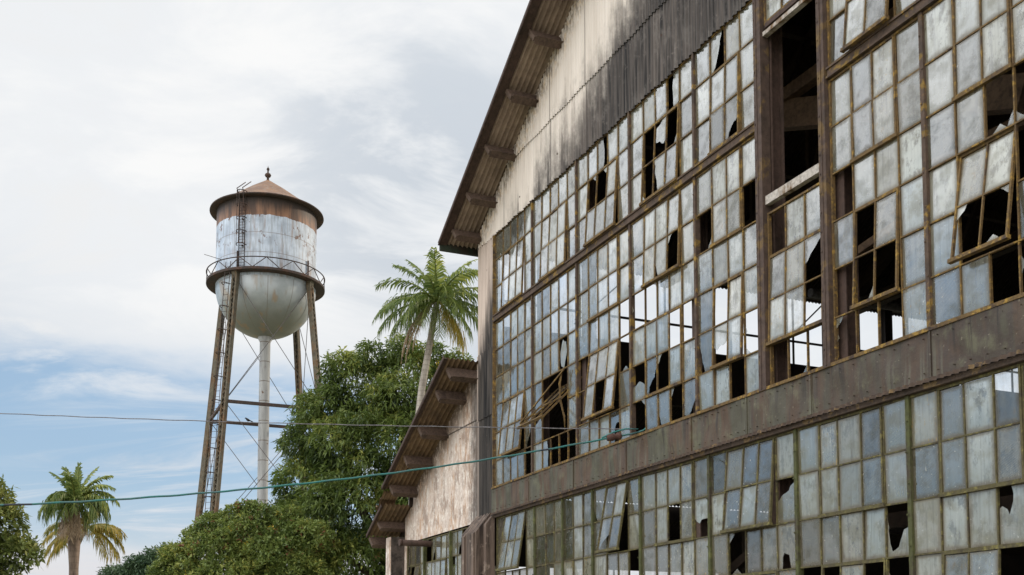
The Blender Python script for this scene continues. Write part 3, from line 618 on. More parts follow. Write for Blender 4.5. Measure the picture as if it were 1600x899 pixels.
# broken stub of the lower roof edge lying over the verge
m = MB(); m.grid(lambda i, j: (-4.35-.75*i/8, -.84+.42*j/18+.02*math.sin(i*1.7), az(-4.35-.75*i/8)-.14-.02*i/8+.03*math.sin(j*2.1)+.05*math.sin(i*1.9+.4)), 8, 18); m.build('loose_sheet', M['soffit2'], F)
m = MB(); m.box(-5.56, -5.16, -.40, .0, 0, 4.62); m.build('corner_post', M['aisle'], F)
m = MB(); m.box(-5.16, -5.14, -.385, .0, 0, 4.62); m.build('post_side_sheet', M['pilaster_dark'], F)  # thin sheet that makes the post's right side face darker
m = MB(); m.box(-5.15, -5.0, -.03, .03, 0, 4.44); m.build('aisle_jamb', M['aisle'], F)
AR = [4.42, 3.85, 3.27, 2.69, 2.11, 1.53, .95]
window('window', [-5.0,-4.73,-4.37,-3.98,-3.59], AR, .02, [(1,3,1,3,-10,.1)], {(0,1):'x',(1,1):'x'}, (M['muntin_low'], M['glass_low']), dark=[(0,0),(2,0)])
window('window', [-3.59,-3.1,-2.83,-2.47,-2.09,-1.74], AR, .02, [(1,4,1,3,-2.5,.1)], {(0,0):'x',(1,0):'corner_br',(4,1):'half_l'}, (M['muntin_low'], M['glass_low']))
window('window', [-1.74,-1.37,-1.04,-.72], AR, .02, [], {(2,0):'x',(1,0):'low_r',(0,1):'notch_tl'}, (M['muntin_low'], M['glass_low']))
for x in (-3.59, -1.74): m = MB(); m.box(x-.036, x+.036, -.05, .03, .95, 4.44); m.build('mullion', M['mullion_low'], F)
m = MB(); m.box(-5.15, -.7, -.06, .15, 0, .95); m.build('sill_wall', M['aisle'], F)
m = MB(); m.tube([(-3.15,-.78,4.27),(-3.15,.5,4.27)], .075, 16); m.tube([(-3.15,-.80,4.27),(-3.15,-.74,4.27)], .085, 16); m.build('exhaust_pipe', M['steel'], F)
# stained concrete buttress with a weathered sloping cap
bm = MB()
def prism(x0, x1, yo, zt0, zt1, mi=0):
    A = [(x0,yo,0),(x1,yo,0),(x1,.0,0),(x0,.0,0)]; B = [(x0,yo,zt0),(x1,yo,zt0),(x1,.0,zt1),(x0,.0,zt1)]
    bm.poly(A[::-1], mi); bm.poly(B, mi)
    for i in range(4): j = (i+1) % 4; bm.poly((A[i],A[j],B[j],B[i]), mi)
prism(-.12, .72, -.36, 4.16, 4.62); prism(-.04, .12, -.40, 4.10, 4.5); prism(.45, .66, -.40, 4.12, 4.5); prism(.72, .86, -.2, 4.3, 4.55)
def m_butt():
    t = NT('stained_concrete'); c = t.coord(); st = t.noise(t.scale(c,(11,6,.5)),1,5,.7); n = t.noise(c, 4, 6, .7)
    col = t.mix(t.ramp(st,.36,.62),(.035,.026,.022),(.15,.11,.088)); col = t.mix(t.math('MULTIPLY',t.ramp(n,.56,.68),.6),col,(.34,.27,.22)); return t.done(t.bsdf(col,.95,0,n,.6))
bm.build('buttress', m_butt(), F)
m = MB(); m.box(-5.6, -5.45, .1, DEPTH, 0, 1.0); m.box(-5.6, -5.45, .1, DEPTH, 4.0, az(-5.6)); 
for Y in ps: m.box(-5.6,-5.4,Y+.2,Y+.5,1.0,4.0)
y = .9
while y < DEPTH: m.box(-5.55,-5.5,y-.02,y+.02,1,4); y += .9
m.box(-4.60, -4.54, -.1, DEPTH, az(-4.6)-.34, az(-4.54)+.05); m.box(-5.56,-5.5,.2,DEPTH,2.45,2.5); m.build('aisle_side_wall', M['dark'], F)
# tangled sash rod and loose wire in the broken bay
m = MB(); pr = random.Random(3)
for k in range(3): m.tube([(4.15+.05*k, -.05-.02*k, 6.75), (4.22+pr.uniform(-.06,.06), -.12, 6.5), (4.1+pr.uniform(-.1,.1), -.08, 6.2), (4.28+pr.uniform(-.08,.08), -.05, 5.9), (4.2, -.02, 5.6+.1*k)], .010, 5)
m.bar((3.1,-.42,5.95),(4.32,-.10,6.72),.022); m.build('bent_sash_rods', M['muntin'], F)

# ------------------------------------------------------------------ water tower
TW = empty('water_tower', (-21.73, 94.0, 0)); thing(TW, 'tall white water tower with rust streaked tank, conical rusty roof and four lattice legs', 'water tower')
cdir = Vector((.225,-.974,0)).normalized(); rdir = Vector((.974,.225,0)).normalized()
def pol(a, r, z): return cdir*(r*math.cos(R(a)))+rdir*(r*math.sin(R(a)))+Vector((0,0,z))
TR_ = 4.33
m = MB(); m.lathe([(TR_,33.5),(TR_,35.5),(TR_,37.2),(TR_,38.9),(TR_,40.45)], 72); m.build('tank', M['tank'], TW)
m = MB(); m.lathe([(.02,44.02-.35),(1.6,42.62),(3.4,41.30),(4.55,40.56),(4.93,40.42),(4.95,40.33),(4.9,40.29),(TR_-.05,40.32)], 72)
rf = m.build('roof', M['cone'], TW); rf.data.materials.append(M['towerdark'])
for p in rf.data.polygons:
    if p.index >= 72*4: p.material_index = 1
m = MB(); m.lathe([(.12,43.55),(.10,43.85),(.22,43.92),(.29,44.06),(.22,44.2),(.08,44.27),(.07,44.5),(.13,44.56),(.12,44.68),(.03,44.8),(.005,44.95)], 16); m.build('finial', M['towerdark'], TW)
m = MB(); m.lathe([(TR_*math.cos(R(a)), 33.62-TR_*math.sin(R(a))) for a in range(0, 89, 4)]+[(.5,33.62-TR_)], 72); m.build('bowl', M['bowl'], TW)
m = MB(); m.lathe([(TR_-.02,33.72),(5.08,33.72),(5.12,33.74),(5.12,33.95),(5.06,33.95),(5.06,33.80),(TR_-.02,33.80)], 72, smooth=False); m.build('balcony', M['towerdark'], TW)
m = MB(); NP = 30
m.tube([pol(a, 5.1, 34.78) for a in range(0, 361, 5)], .05, 6, cap=False)
for k in range(14):
    a0 = k*360/14; a1 = a0+180/14; m.bar(pol(a0,5.1,34.78), pol(a1,5.1,33.9), .055); m.bar(pol(a1,5.1,33.9), pol(a0+360/14,5.1,34.78), .055)
m.build('balcony_railing', M['towerdark'], TW)
m = MB(); m.lathe([(.46,0),(.46,28.9),(.6,29.15),(.62,29.4)], 28); m.build('riser_pipe', M['pipe'], TW)
RT, RB, ZL = 4.55, 8.4, 33.9
rl = lambda z: RT+(RB-RT)*(ZL-z)/ZL
ANG = (-33, 53, 145, 234)
for a in ANG:
    m = MB(); tang = (pol(a+90,1,0)).normalized(); rad = pol(a,1,0)
    A = pol(a, rl(0), 0); B = pol(a, rl(ZL), ZL); dv = (B-A).normalized()
    for s in (-1, 1):
        o = tang*s*.22; m.bar(A+o, B+o, .05, .42, up=rad)
        for q in (-1, 1): m.bar(A+o-tang*s*.06+rad*q*.19, B+o-tang*s*.06+rad*q*.19, .12, .03, up=rad)
    nb = 74
    for k in range(nb):
        p0 = A+(B-A)*(k/nb); p1 = A+(B-A)*((k+1)/nb); s = 1 if k % 2 else -1
        for q in (-1, 1): m.bar(p0+tang*s*.2+rad*q*.215, p1-tang*s*.2+rad*q*.215, .05, .015, up=rad)
    m.bar(B-Vector((0,0,.9))+rad*.1, B+Vector((0,0,.0))+rad*.35, .5, .1); m.build('leg', M['leg'], TW)
    m = MB(); m.bar(pol(a, TR_+.1, 33.95), pol(a, TR_+.1, 35.6), .14, .1); m.build('leg_bracket', M['towerdark'], TW)
for k in range(4):
    a, b = ANG[k], ANG[(k+1) % 4]
    for z in (22.4, 11.0): m = MB(); m.bar(pol(a,rl(z),z), pol(b,rl(z),z), .2, .26); m.build('strut', M['towerdark'], TW)
    m = MB()
    for z0, z1 in ((33.2,22.4),(22.4,11.0),(11.0,.3)):
        for p, q in ((a,b),(b,a)): m.tube([pol(p,rl(z0),z0), pol(q,rl(z1),z1)], .03, 5)
    m.build('tie_rods', M['rod'], TW)
# ladder up the left leg, caged up the tank
m = MB(); tang = pol(-33+90,1,0); A = pol(-33, rl(0)+.0, 0)-tang*.56; B = pol(-33, rl(34)+.35, 34.6)-tang*.56
for s in (-1, 1): m.tube([A+tang*s*.24, B+tang*s*.24], .03, 5)
for k in range(1, 70): p = A+(B-A)*(k/70); m.tube([p-tang*.24, p+tang*.24], .018, 5)
for k in range(1, 17):
    p = A+(B-A)*(k/17); m.tube([p+tang*(.30*math.cos(R(q)))+pol(-33,1,0)*(.55*math.sin(R(q))) for q in range(0,181,20)], .04, 5); m.bar(p+tang*.24, p+tang*.4, .06)
m.build('leg_ladder', M['towerdark'], TW)
m = MB(); a = -27; tang = pol(a+90,1,0)
for s in (-1, 1): m.tube([pol(a,TR_+.22,33.9)+tang*s*.26, pol(a,TR_+.22,40.3)+tang*s*.26, pol(a,TR_+.75,40.75)+tang*s*.26, pol(a,3.6,41.9)+tang*s*.26], .04, 5)
for k in range(26): p = pol(a,TR_+.22,34.0+k*.25); m.tube([p-tang*.26,p+tang*.26], .02, 5)
for k in range(5):
    p = pol(a,TR_+.22,36.0+k*1.15); m.tube([p+tang*(.42*math.cos(R(q)))+pol(a,1,0)*(.6*math.sin(R(q))) for q in range(0,181,20)], .04, 5); m.bar(pol(a,TR_,36.0+k*1.15), p, .09)
for q in (45,90,135): m.tube([pol(a,TR_+.22,36.0)+tang*(.42*math.cos(R(q)))+pol(a,1,0)*(.6*math.sin(R(q))), pol(a,TR_+.22,40.6)+tang*(.42*math.cos(R(q)))+pol(a,1,0)*(.6*math.sin(R(q)))], .022, 5)
m.build('tank_ladder', M['towerdark'], TW)
m = MB(); p = pol(-44,5.2,34.7); m.tube([p, p-rdir*1.5+Vector((0,0,.36))], .025, 5); m.build('aerial', M['rod'], TW)

# ------------------------------------------------------------------ birds
def bird(name, loc, rz, label):
    m = MB(); m.tube([(-.28,0,.10),(-.2,0,.14),(-.05,0,.2),(.08,0,.27),(.16,0,.34),(.2,0,.40),(.27,0,.41),(.34,0,.385)], [.03,.05,.10,.115,.085,.055,.06,.012], 10)
    m.tube([(-.2,0,.15),(-.42,0,.04),(-.5,0,.0)], [.05,.045,.03], 6); m.tube([(.02,.04,.14),(.03,.04,0)], .012, 5); m.tube([(.02,-.04,.14),(.03,-.04,0)], .012, 5)
    for s in (-1,1): m.tube([(.1,s*.09,.27),(-.08,s*.115,.2),(-.34,s*.06,.07)], [.03,.055,.01], 6)
    o = m.build(name, M['bird']); o.location = loc; o.rotation_euler = (0,0,rz); return thing(o, label, 'bird')
a3, a4 = pol(144,rl(22.4),22.4), pol(234,rl(22.4),22.4); bp = Vector((-21.73,94,0))+a4+(a3-a4)*.41+Vector((0,0,.13))
b = bird('bird', bp, R(170), 'small dark bird perched on the lower cross strut of the water tower'); b.scale = (1.0,)*3
# ------------------------------------------------------------------ cables
def cable(name, A, B, sag, rad, mat, label, extra=None):
    m = MB(); A = Vector(A); B = Vector(B); n = 90; pts = [A+(B-A)*(k/n)-Vector((0,0,sag*4*(k/n)*(1-k/n)+.004*math.sin(k*1.3))) for k in range(n+1)]
    m.tube(pts, rad, 8); o = m.build(name, mat)
    if extra: extra(o, pts)
    return thing(o, label, 'cable', 'cables strung from the factory front')
FA = Vector((-.698,23.202,0))+Vector((.3973,-.9177,0))*6.9+Vector((-.9177,-.3973,0))*.07+Vector((0,0,5.1))
def ins(o, pts):
    m = MB(); c = pts[3]+(pts[4]-pts[3])*.2; d = (pts[4]-pts[3]).normalized(); pr_ = [(-.13,.012),(-.12,.05),(-.07,.062),(-.05,.045),(-.01,.045),(.01,.062),(.06,.06),(.11,.048),(.12,.012)]
    m.tube([c+d*p[0] for p in pr_], [p[1] for p in pr_], 12); m.build('insulator', M['insul'], o)
    m = MB(); m.tube([FA+Vector((0,0,.05)), FA-(FA-c)*.5+Vector((0,0,.09)), c+Vector((0,0,.075)), c+d*.2+Vector((0,0,.02))], .013, 6); m.tube([FA, FA+Vector((.09,.06,.04)), FA+Vector((.16,-.12,.08))], .016, 6); m.build('tie_loop', M['teal'], o)
cable('rope_cable', FA, (-9.12,14.0,3.51), .3, .014, M['teal'], 'thick teal rope cable sagging from the factory band across the lower left', ins)
cable('overhead_wire', FA+Vector((-.05,0,.05)), (-14.44,22.0,6.76), .1, .008, M['cable_grey'], 'thin grey wire running nearly level from the factory across the tower legs')

# ------------------------------------------------------------------ vegetation
def leaf_crown(name, lobes, nclus, leaves, size, mats, parent, seed, droop=.6, spread=1.0, special=None, flat=.8, inner=.0, up=.35, width=.26):
    rs = np.random.RandomState(seed); L = np.array(lobes, float); w = L[:,3]**2; w /= w.sum()
    li = rs.choice(len(L), nclus, p=w); d = rs.normal(size=(nclus,3)); d[:,2] += up; d /= np.linalg.norm(d, axis=1, keepdims=True)
    rr = L[li,3]*(1-.38*rs.rand(nclus)**1.6*1.0); rr *= 1+.12*np.sin(d[:,0]*9+li)*np.cos(d[:,2]*8+li*1.7)
    P = L[li,:3]+d*rr[:,None]*np.array([1,1,flat])
    keep = np.ones(nclus, bool)
    for k in range(len(L)):
        q = (P-L[k,:3])/np.array([1,1,flat]); keep &= ~((np.linalg.norm(q, axis=1) < L[k,3]*.62) & (li != k))
    P, d = P[keep], d[keep]; n = len(P); ct = rs.rand(n)
    # clumps of light and dark: low-frequency field
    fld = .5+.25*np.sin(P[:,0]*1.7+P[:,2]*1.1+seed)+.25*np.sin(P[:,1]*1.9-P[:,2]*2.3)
    N = n*leaves; base = np.repeat(P, leaves, 0); od = np.repeat(d, leaves, 0)
    base = base+rs.normal(size=(N,3))*size*.35
    v = rs.normal(size=(N,3))*spread+od*.9; v[:,2] -= droop; v /= np.linalg.norm(v, axis=1, keepdims=True)
    s = np.cross(v, rs.normal(size=(N,3))*.5+np.array([0,0,1.])); s /= np.linalg.norm(s, axis=1, keepdims=True)+1e-6
    ln = size*(.65+.7*rs.rand(N)); wd = ln*width
    mid = base+v*(ln*.5)[:,None]; tip = base+v*ln[:,None]; tip[:,2] -= ln*.25*droop
    V = np.stack([base, mid+s*wd[:,None]*.5, tip, mid-s*wd[:,None]*.5], 1).reshape(-1,3); Fc = np.arange(N*4).reshape(N,4)
    tint = np.clip(np.repeat(.5*ct**1.3+.42*(fld-.15), leaves)+.25*(rs.rand(N)-.35)+.26*(np.repeat(d[:,2], leaves)), 0, 1)  # upward-facing clusters tinted lighter, top light put into the leaf colour
    mi = np.zeros(N, int)
    if special: 
        for k, (p, fn) in enumerate(special):
            c = fn(P)*(rs.rand(n) < p); mi[np.repeat(c.astype(bool), leaves)] = k+1
    return np_mesh(name, V, Fc, tint, mats, parent, mi)
def trunk_mesh(paths, mat, parent):
    m = MB()
    for pts, rads in paths: m.tube(pts, rads, 10)
    return m.build('trunk', mat, parent)
def lobes_fill(silh, seed, n_extra=0):
    return silh
# large mango tree between tower and factory
MT = empty('mango_tree', (-6.6, 60.0, 0)); thing(MT, 'large dense dark green mango tree crowding the factory side in front of the tower', 'tree')
ml = [(-.6,0,12.4,4.2),(-1.8,.3,16.5,2.3),(.9,.2,16.8,2.3),(3.2,.5,15.5,2.4),(-3.9,0,13.6,2.1),(-4.6,-.4,11.0,2.0),(-4.4,-.6,8.6,2.3),(-1.8,-2.0,9.4,3.0),(1.6,-1.6,12.5,3.2),(1.9,-1.8,8.8,3.4),(4.8,.6,12.6,2.6),(4.4,0,9.0,3.0),(-3.4,-.9,15.1,1.5),(-5.5,-.8,9.3,1.2),(-4.8,-1,6.4,2.4),(-1.6,-2,5.8,3.0),(2.2,-2,5.4,3.2),(-2.4,-1.8,12.9,2.0),(-1.0,-1.2,17.9,1.0),(-5.2,-1,13.0,.9),(-5.6,-1,10.9,.8),(-6.0,-1.4,7.6,1.2),(-4.6,-.6,15.2,.9),(-2.9,-.8,17.4,1.0),(.4,-.6,18.6,.8),(3.4,-.2,17.6,.9),(1.4,-2.6,10.6,1.5),(-1.2,-3.0,11.4,1.3),(-3.2,-2.6,7.6,1.6),(3.6,-2.2,11.2,1.4),(.6,-3.2,7.4,1.6),(2.0,-.6,18.0,1.1),(.3,-1.9,15.2,1.8)]
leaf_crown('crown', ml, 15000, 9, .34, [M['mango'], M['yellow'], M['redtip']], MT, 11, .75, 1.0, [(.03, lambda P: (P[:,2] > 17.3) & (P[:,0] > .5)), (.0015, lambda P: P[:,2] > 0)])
trunk_mesh([([(0,0,0),(.1,0,2),(0,.1,4.5),(-.3,0,7)], [.7,.55,.5,.42]), ([(0,.1,4.5),(2,0,8),(3.2,.2,12)], [.35,.25,.1]), ([(-.3,0,7),(-2,0,10),(-3,0,14)], [.32,.22,.08]), ([(-.3,0,7),(.2,0,11),(.6,0,16)], [.35,.22,.08]), ([(0,0,5),(-2.6,-.4,7),(-4.4,-.5,9.5)], [.25,.16,.06])], M['bark'], MT)
# lighter shrubby tree in front of the tower base
SB = empty('flowering_shrub', (-14.2, 55.0, 0)); thing(SB, 'rounded yellow green shrubby tree with reddish shoots at the foot of the tower', 'shrub')
sl = [(-.6,0,6.2,2.2),(1.0,.2,7.2,2.0),(-2.2,.2,5.2,2.0),(-3.2,.1,4.3,1.8),(.2,-.8,4.6,2.4),(2.4,-.4,6.0,2.2),(-1.0,.3,8.0,1.0),(.1,.3,8.6,.75),(1.3,.2,8.5,.9),(-2.6,-.3,6.3,1.0),(-3.3,.2,5.7,.8),(-3.9,0,4.9,.8),(2.5,.2,8.0,1.0),(-2.8,-.4,3.0,2.2),(1.6,-.8,3.4,2.4),(3.6,-.2,7.2,1.5),(3.4,-.6,5.2,1.9),(-4.3,.2,3.9,.7),(-3.7,.2,5.2,.6),(-2.9,0,6.6,.7),(-1.9,.2,7.5,.7),(.7,.2,9.0,.5),(2.9,.3,8.6,.6)]
leaf_crown('crown', sl, 17000, 8, .19, [M['bush'], M['redtip'], M['yellow']], SB, 5, .2, 1.2, [(.035, lambda P: P[:,2] > 6.4), (.004, lambda P: P[:,2] > 0)], width=.42)
trunk_mesh([([(0,0,0),(0,.1,1.5),(-.5,0,4.5)], [.3,.24,.1]), ([(0,.1,1.5),(1.2,0,5.5)], [.2,.06]), ([(0,.1,1.2),(-2,0,4)], [.18,.06])], M['bark'], SB)
def simple_tree(name, loc, lobes, ncl, size, mat, seed, label, cat='tree', leaves=8, droop=.4, width=.36):
    o = empty(name, loc); thing(o, label, cat, 'background trees'); leaf_crown('crown', lobes, ncl, leaves, size, [M[mat]], o, seed, droop, 1.1, width=width)
    zt = max(l[2] for l in lobes); trunk_mesh([([(0,0,0),(.1,0,zt*.35),(0,0,zt*.8)], [.4,.3,.1])]+[([(0,0,zt*.3),(l[0]*.6,l[1]*.6,l[2]*.75),(l[0],l[1],l[2])], [.2,.12,.04]) for l in lobes[:5]], M['bark'], o); return o
simple_tree('broadleaf_tree', (-21.3,40,0), [(.6,0,7.9,1.5),(1.7,0,7.2,1.0),(1.0,0,6.9,1.5),(2.1,0,6.4,1.15),(.2,0,5.2,2.2),(2.6,0,5.35,.85),(-.8,0,7.4,1.8),(3.15,0,5.3,.75),(1.5,-.2,3.3,1.5),(3.0,0,4.1,.38),(2.2,-.2,4.0,.75),(-1.2,0,4.6,2.0),(1.7,.1,5.5,1.1)], 5200, .24, 'olive', 21, 'olive green broadleaf tree cut off by the left edge of the photo')
simple_tree('distant_tree', (-27.2,76,0), [(0,0,6.3,1.8),(-1.4,0,5.6,1.4),(1.4,0,7.0,1.8),(.3,0,4.4,2.2),(-2.2,0,5.2,.9),(2.8,0,7.6,1.8),(2.6,0,5.2,2.4)], 4200, .30, 'hill', 31, 'dark bluish green far tree peeking out left of the shrub')
simple_tree('distant_tree', (-28.2,118,0), [(0,0,15.6,2.3),(-1.6,0,14.6,1.6),(2,0,14.8,2.4),(0,0,12,3),(2.6,0,11.5,3)], 3200, .4, 'hill', 33, 'small dark far treetop showing behind the left tower leg')
simple_tree('broadleaf_tree', (-1.2,78,0), [(0,0,18,3.0),(1.6,0,21.6,2.2),(-1.4,0,20.4,1.9),(2.6,0,19.4,2.2),(3.4,0,22.0,1.6),(.4,0,22.2,1.5)], 2600, .34, 'olive', 35, 'pale open treetop behind the palm beside the factory wall', width=.3)

def frond_mesh(mb, base, az, el, L, curl, leaf=.55, seed=0, mi=0, dens=40, hang=.6, tlo=.2, thi=.8):
    rs = random.Random(seed); p = Vector(base); a = R(az); e = R(el); n = 16; pts = [p.copy()]; dirs = []
    for k in range(n):
        ee = e-R(curl)*((k+1)/n)**1.25; d = Vector((math.cos(a)*math.cos(ee), math.sin(a)*math.cos(ee), math.sin(ee))); p = p+d*(L/n); pts.append(p.copy()); dirs.append(d)
    dirs.append(dirs[-1]); mb.tube(pts, [.05*(1-k/(n+1))+.008 for k in range(n+1)], 5, mi, .75)
    side0 = Vector((-math.sin(a), math.cos(a), 0)); roll = rs.uniform(-.35,.35)
    for k in range(dens):
        u = .12+.88*k/(dens-1); f = u*n; i = min(int(f), n-1); q = pts[i].lerp(pts[i+1], f-i); d = dirs[i]
        ln = leaf*(1.0 if u < .6 else 1-(u-.6)*1.5)*(.55+u if u < .45 else 1.0)*rs.uniform(.75,1.15)
        for s in (-1, 1):
            if rs.random() < .10: continue
            hg = hang*rs.uniform(.6,1.5); sd = (side0*s*(1-.35*u)+d*(.55+.45*u)+Vector((0,0,rs.uniform(.0,.22)+roll*s*.6))).normalized()
            m1 = q+sd*ln*.5-Vector((0,0,ln*.22*hg)); t1 = q+sd*ln*(.92-.3*min(hg,1))+Vector((rs.gauss(0,.03),rs.gauss(0,.03),-ln*(.12+.62*hg)))
            w = (d*.033+Vector((0,0,.010))); tt = rs.uniform(tlo, thi)
            mb.poly([q-w*.6, q+w*.6, m1+w, m1-w], mi, tt); mb.poly([m1-w, m1+w, t1], mi, tt)
def palm(name, loc, trunk, radii, fronds, label, bark, mats, leaf=.55):
    o = empty(name, loc); thing(o, label, 'palm', 'palms around the factory'); top = Vector(trunk[-1])
    m = MB(); m.tube(trunk, radii, 14); m.build('trunk', M[bark], o)
    for k, fr in enumerate(fronds):
        mb = MB(); frond_mesh(mb, top+Vector((0,0,fr.get('z',0)))+Vector((math.cos(R(fr['az'])), math.sin(R(fr['az'])), 0))*.12, fr['az'], fr['el'], fr['L'], fr['c'], fr.get('leaf', leaf), k*7+len(label), fr.get('m', 0), fr.get('d', 40), fr.get('h', .6), fr.get('lo', .15), fr.get('hi', .8))
        mb.build('frond', [M[q] for q in mats], o)
    return o
fr = lambda az, el, L, c, **k: dict(az=az, el=el, L=L, c=c, **k)
# coconut palm by the factory corner (depth 50)
palm('coconut_palm', (-4.75,50,0), [(0,0,0),(.05,0,6),(.25,0,11),(.55,0,14),(.95,0,16.4),(1.22,0,18.1)], [.26,.21,.185,.17,.15,.14],
 [fr(178,55,3.0,78,h=.5),fr(168,36,3.0,92,h=.7),fr(190,18,3.1,75,h=.9),fr(184,2,3.0,62,h=1.0),fr(198,-14,2.7,52,h=1.0),fr(170,68,2.7,48,h=.4),
  fr(95,80,2.7,30,lo=.4,hi=1,h=.35),fr(150,76,2.7,40,hi=.9,h=.4),fr(20,76,2.8,48,hi=1.0,lo=.5,h=.4),fr(-5,64,2.9,66,hi=1.0,lo=.5,h=.5),fr(8,48,2.9,84,hi=1.0,lo=.4,h=.7),fr(-12,32,2.8,88,hi=.95,h=.9),fr(2,14,2.7,76,h=1.0),fr(-6,-4,2.6,62,h=1.0),fr(-18,-24,2.3,46,h=1.0),
  fr(-90,72,2.7,58,lo=.4,hi=1,h=.5),fr(-100,50,2.7,92,hi=.9,h=.8),fr(-75,34,2.6,98,h=.9),fr(-120,20,2.6,90,h=1),fr(-60,8,2.5,78,h=1),fr(-135,-5,2.5,66,h=1),fr(60,62,2.6,70,lo=.4,hi=1),fr(120,48,2.6,84),fr(80,20,2.4,80),fr(250,-20,2.3,50,h=1),fr(140,10,2.4,74),fr(-40,58,2.8,78,lo=.3,hi=1,h=.6),
  fr(30,-34,2.4,44,m=1,lo=.5,hi=1,h=1),fr(0,-46,2.4,32,m=1,lo=.4,hi=1,h=1),fr(-30,-52,2.2,28,m=1,lo=.4,hi=1,h=1),fr(185,-40,3.3,46,m=2,h=1.1,leaf=.5),fr(190,-48,3.2,36,m=2,h=1.1,leaf=.45),fr(180,-36,3.0,50,m=2,h=1.1,leaf=.5),fr(200,-52,2.6,30,m=2,h=1.1,leaf=.45),fr(-75,-58,2.0,26)],
 'slender coconut palm with leaning pale trunk rising beside the factory corner', 'palmbark', ['palm','palm_yel','palm_dead'], 1.0)
# tall palm on the left (depth 45)
palm('palm_tree', (-18.2,45,0), [(.08,0,0),(.04,0,3),(.02,0,5.2),(0,0,6.2),(0,0,7.3),(0,0,8.0)], [.19,.18,.19,.25,.20,.10],
 [fr(95,86,1.60,10,hi=.8,h=.2,leaf=.45,d=30),fr(150,80,1.52,26,h=.3,leaf=.6),fr(170,72,1.52,44,h=.35),fr(40,80,1.60,34,hi=1,lo=.3,h=.3),fr(10,70,1.68,60,hi=1,lo=.35,h=.4),fr(-8,58,1.76,84,hi=1,lo=.4,h=.6),fr(5,46,1.84,100,hi=1.0,lo=.35,h=.8),fr(-15,34,1.76,105,hi=.95,lo=.3,h=1),
  fr(176,44,1.52,122,h=.9),fr(186,26,1.76,112,h=1.1),fr(172,14,1.76,108,h=1.1),fr(195,34,1.44,130,h=1),fr(-5,22,1.84,112,h=1.1),fr(8,10,1.76,106,h=1.1),fr(-20,2,1.60,96,h=1.1),fr(-80,66,1.60,70,h=.5),fr(-110,45,1.52,118,h=.9),fr(-70,20,1.44,110,h=1),fr(240,10,1.36,100,h=1),fr(90,62,1.60,80,h=.5),fr(60,40,1.52,95),fr(-95,-10,1.36,68,h=1),
  fr(-100,-52,1.68,30,m=2,h=1),fr(-80,-60,1.76,24,m=2,h=1),fr(-130,-58,1.60,26,m=2,h=1),fr(-45,-60,1.60,26,m=2,h=1),fr(175,-62,1.52,24,m=2,h=1),fr(5,-64,1.52,22,m=2,h=1),fr(200,-40,1.36,48,h=1),fr(-15,-42,1.44,45,h=1)],
 'tall palm with shaggy brown trunk standing at the lower left', 'shag', ['palm','palm_yel','palm_dead'], .62)
palm('palm_tree', (-19.4,48,0), [(-.25,0,0),(-.15,0,3),(0,0,5.3),(.12,0,6.4),(.5,0,7.2)], [.17,.14,.13,.12,.09],
 [fr(180,35,1.80,90,lo=.1,hi=.6),fr(195,10,1.89,70,lo=.3,hi=1),fr(205,-10,1.98,58,lo=.4,hi=1,h=.8),fr(215,-25,2.07,45,lo=.4,hi=1,h=.8),fr(-5,25,1.72,80,lo=.3,hi=1),fr(5,2,1.87,70,lo=.3,hi=1),fr(-10,-18,2.03,52,lo=.4,hi=1,h=.8),fr(-25,-30,1.95,40,lo=.3,hi=1,h=.8),fr(90,70,1.62,60,lo=.1,hi=.6),fr(-90,40,1.71,95,lo=.1,hi=.7),fr(-100,0,1.80,70,lo=.2,hi=.9),fr(60,20,1.80,70,lo=.2,hi=.8),fr(165,-5,1.80,65,lo=.0,hi=.4)],
 'shorter yellowing palm half hidden behind the shaggy trunked palm', 'palmbark', ['palm_yel'], .85)

# ------------------------------------------------------------------ sky, sun, camera
SUN_AZ, SUN_EL = 62.0, 24.0
w = bpy.data.worlds.new('World'); scene.world = w; w.use_nodes = True
t = NT.__new__(NT); t.t = w.node_tree; t.t.nodes.clear(); t.out = t.n('ShaderNodeOutputWorld')
dirv = t.coord('Generated'); nrm = t.n('ShaderNodeVectorMath', operation='NORMALIZE'); t.l(dirv, nrm.inputs[0]); dirv = nrm.outputs[0]; x, y, z = t.xyz(dirv)
sky = t.n('ShaderNodeTexSky', sky_type='NISHITA', sun_disc=False, sun_elevation=R(SUN_EL), sun_rotation=R(SUN_AZ), dust_density=1.5, air_density=1.0)
skc = t.n('ShaderNodeVectorMath', operation='SCALE'); t.l(sky.outputs[0], skc.inputs[0]); skc.inputs['Scale'].default_value = .15
zz = t.math('ADD', t.math('MAXIMUM', z, 0.0), .16); pv = t.n('ShaderNodeCombineXYZ'); t.l(t.math('DIVIDE', x, zz), pv.inputs[0]); t.l(t.math('DIVIDE', y, zz), pv.inputs[1]); pv.inputs[2].default_value = 3.1
n1 = t.noise(t.scale(pv.outputs[0], (.9,.75,1)), 1.0, 7, .55, .35); n2 = t.noise(t.scale(pv.outputs[0], (.55,.5,1)), .8, 3, .5); n3 = t.noise(t.scale(pv.outputs[0], (1.1,1.5,1)), 2.2, 6, .6, .6)
def dot(v):
    nd = t.n('ShaderNodeVectorMath', operation='DOT_PRODUCT'); t.l(dirv, nd.inputs[0]); nd.inputs[1].default_value = Vector(v).normalized(); return nd.outputs['Value']
blue = t.math('MULTIPLY', t.ramp(z, .075, .13), t.ramp(z, .30, .17)); high = t.math('MULTIPLY', t.math('MULTIPLY', t.ramp(dot((-.42,.85,.30)), .955, .995), t.ramp(z, .18, .26)), t.ramp(n2, .60, .40)); blue = t.math('MULTIPLY', blue, t.ramp(dot((-.55,.82,.16)), .74, .95))
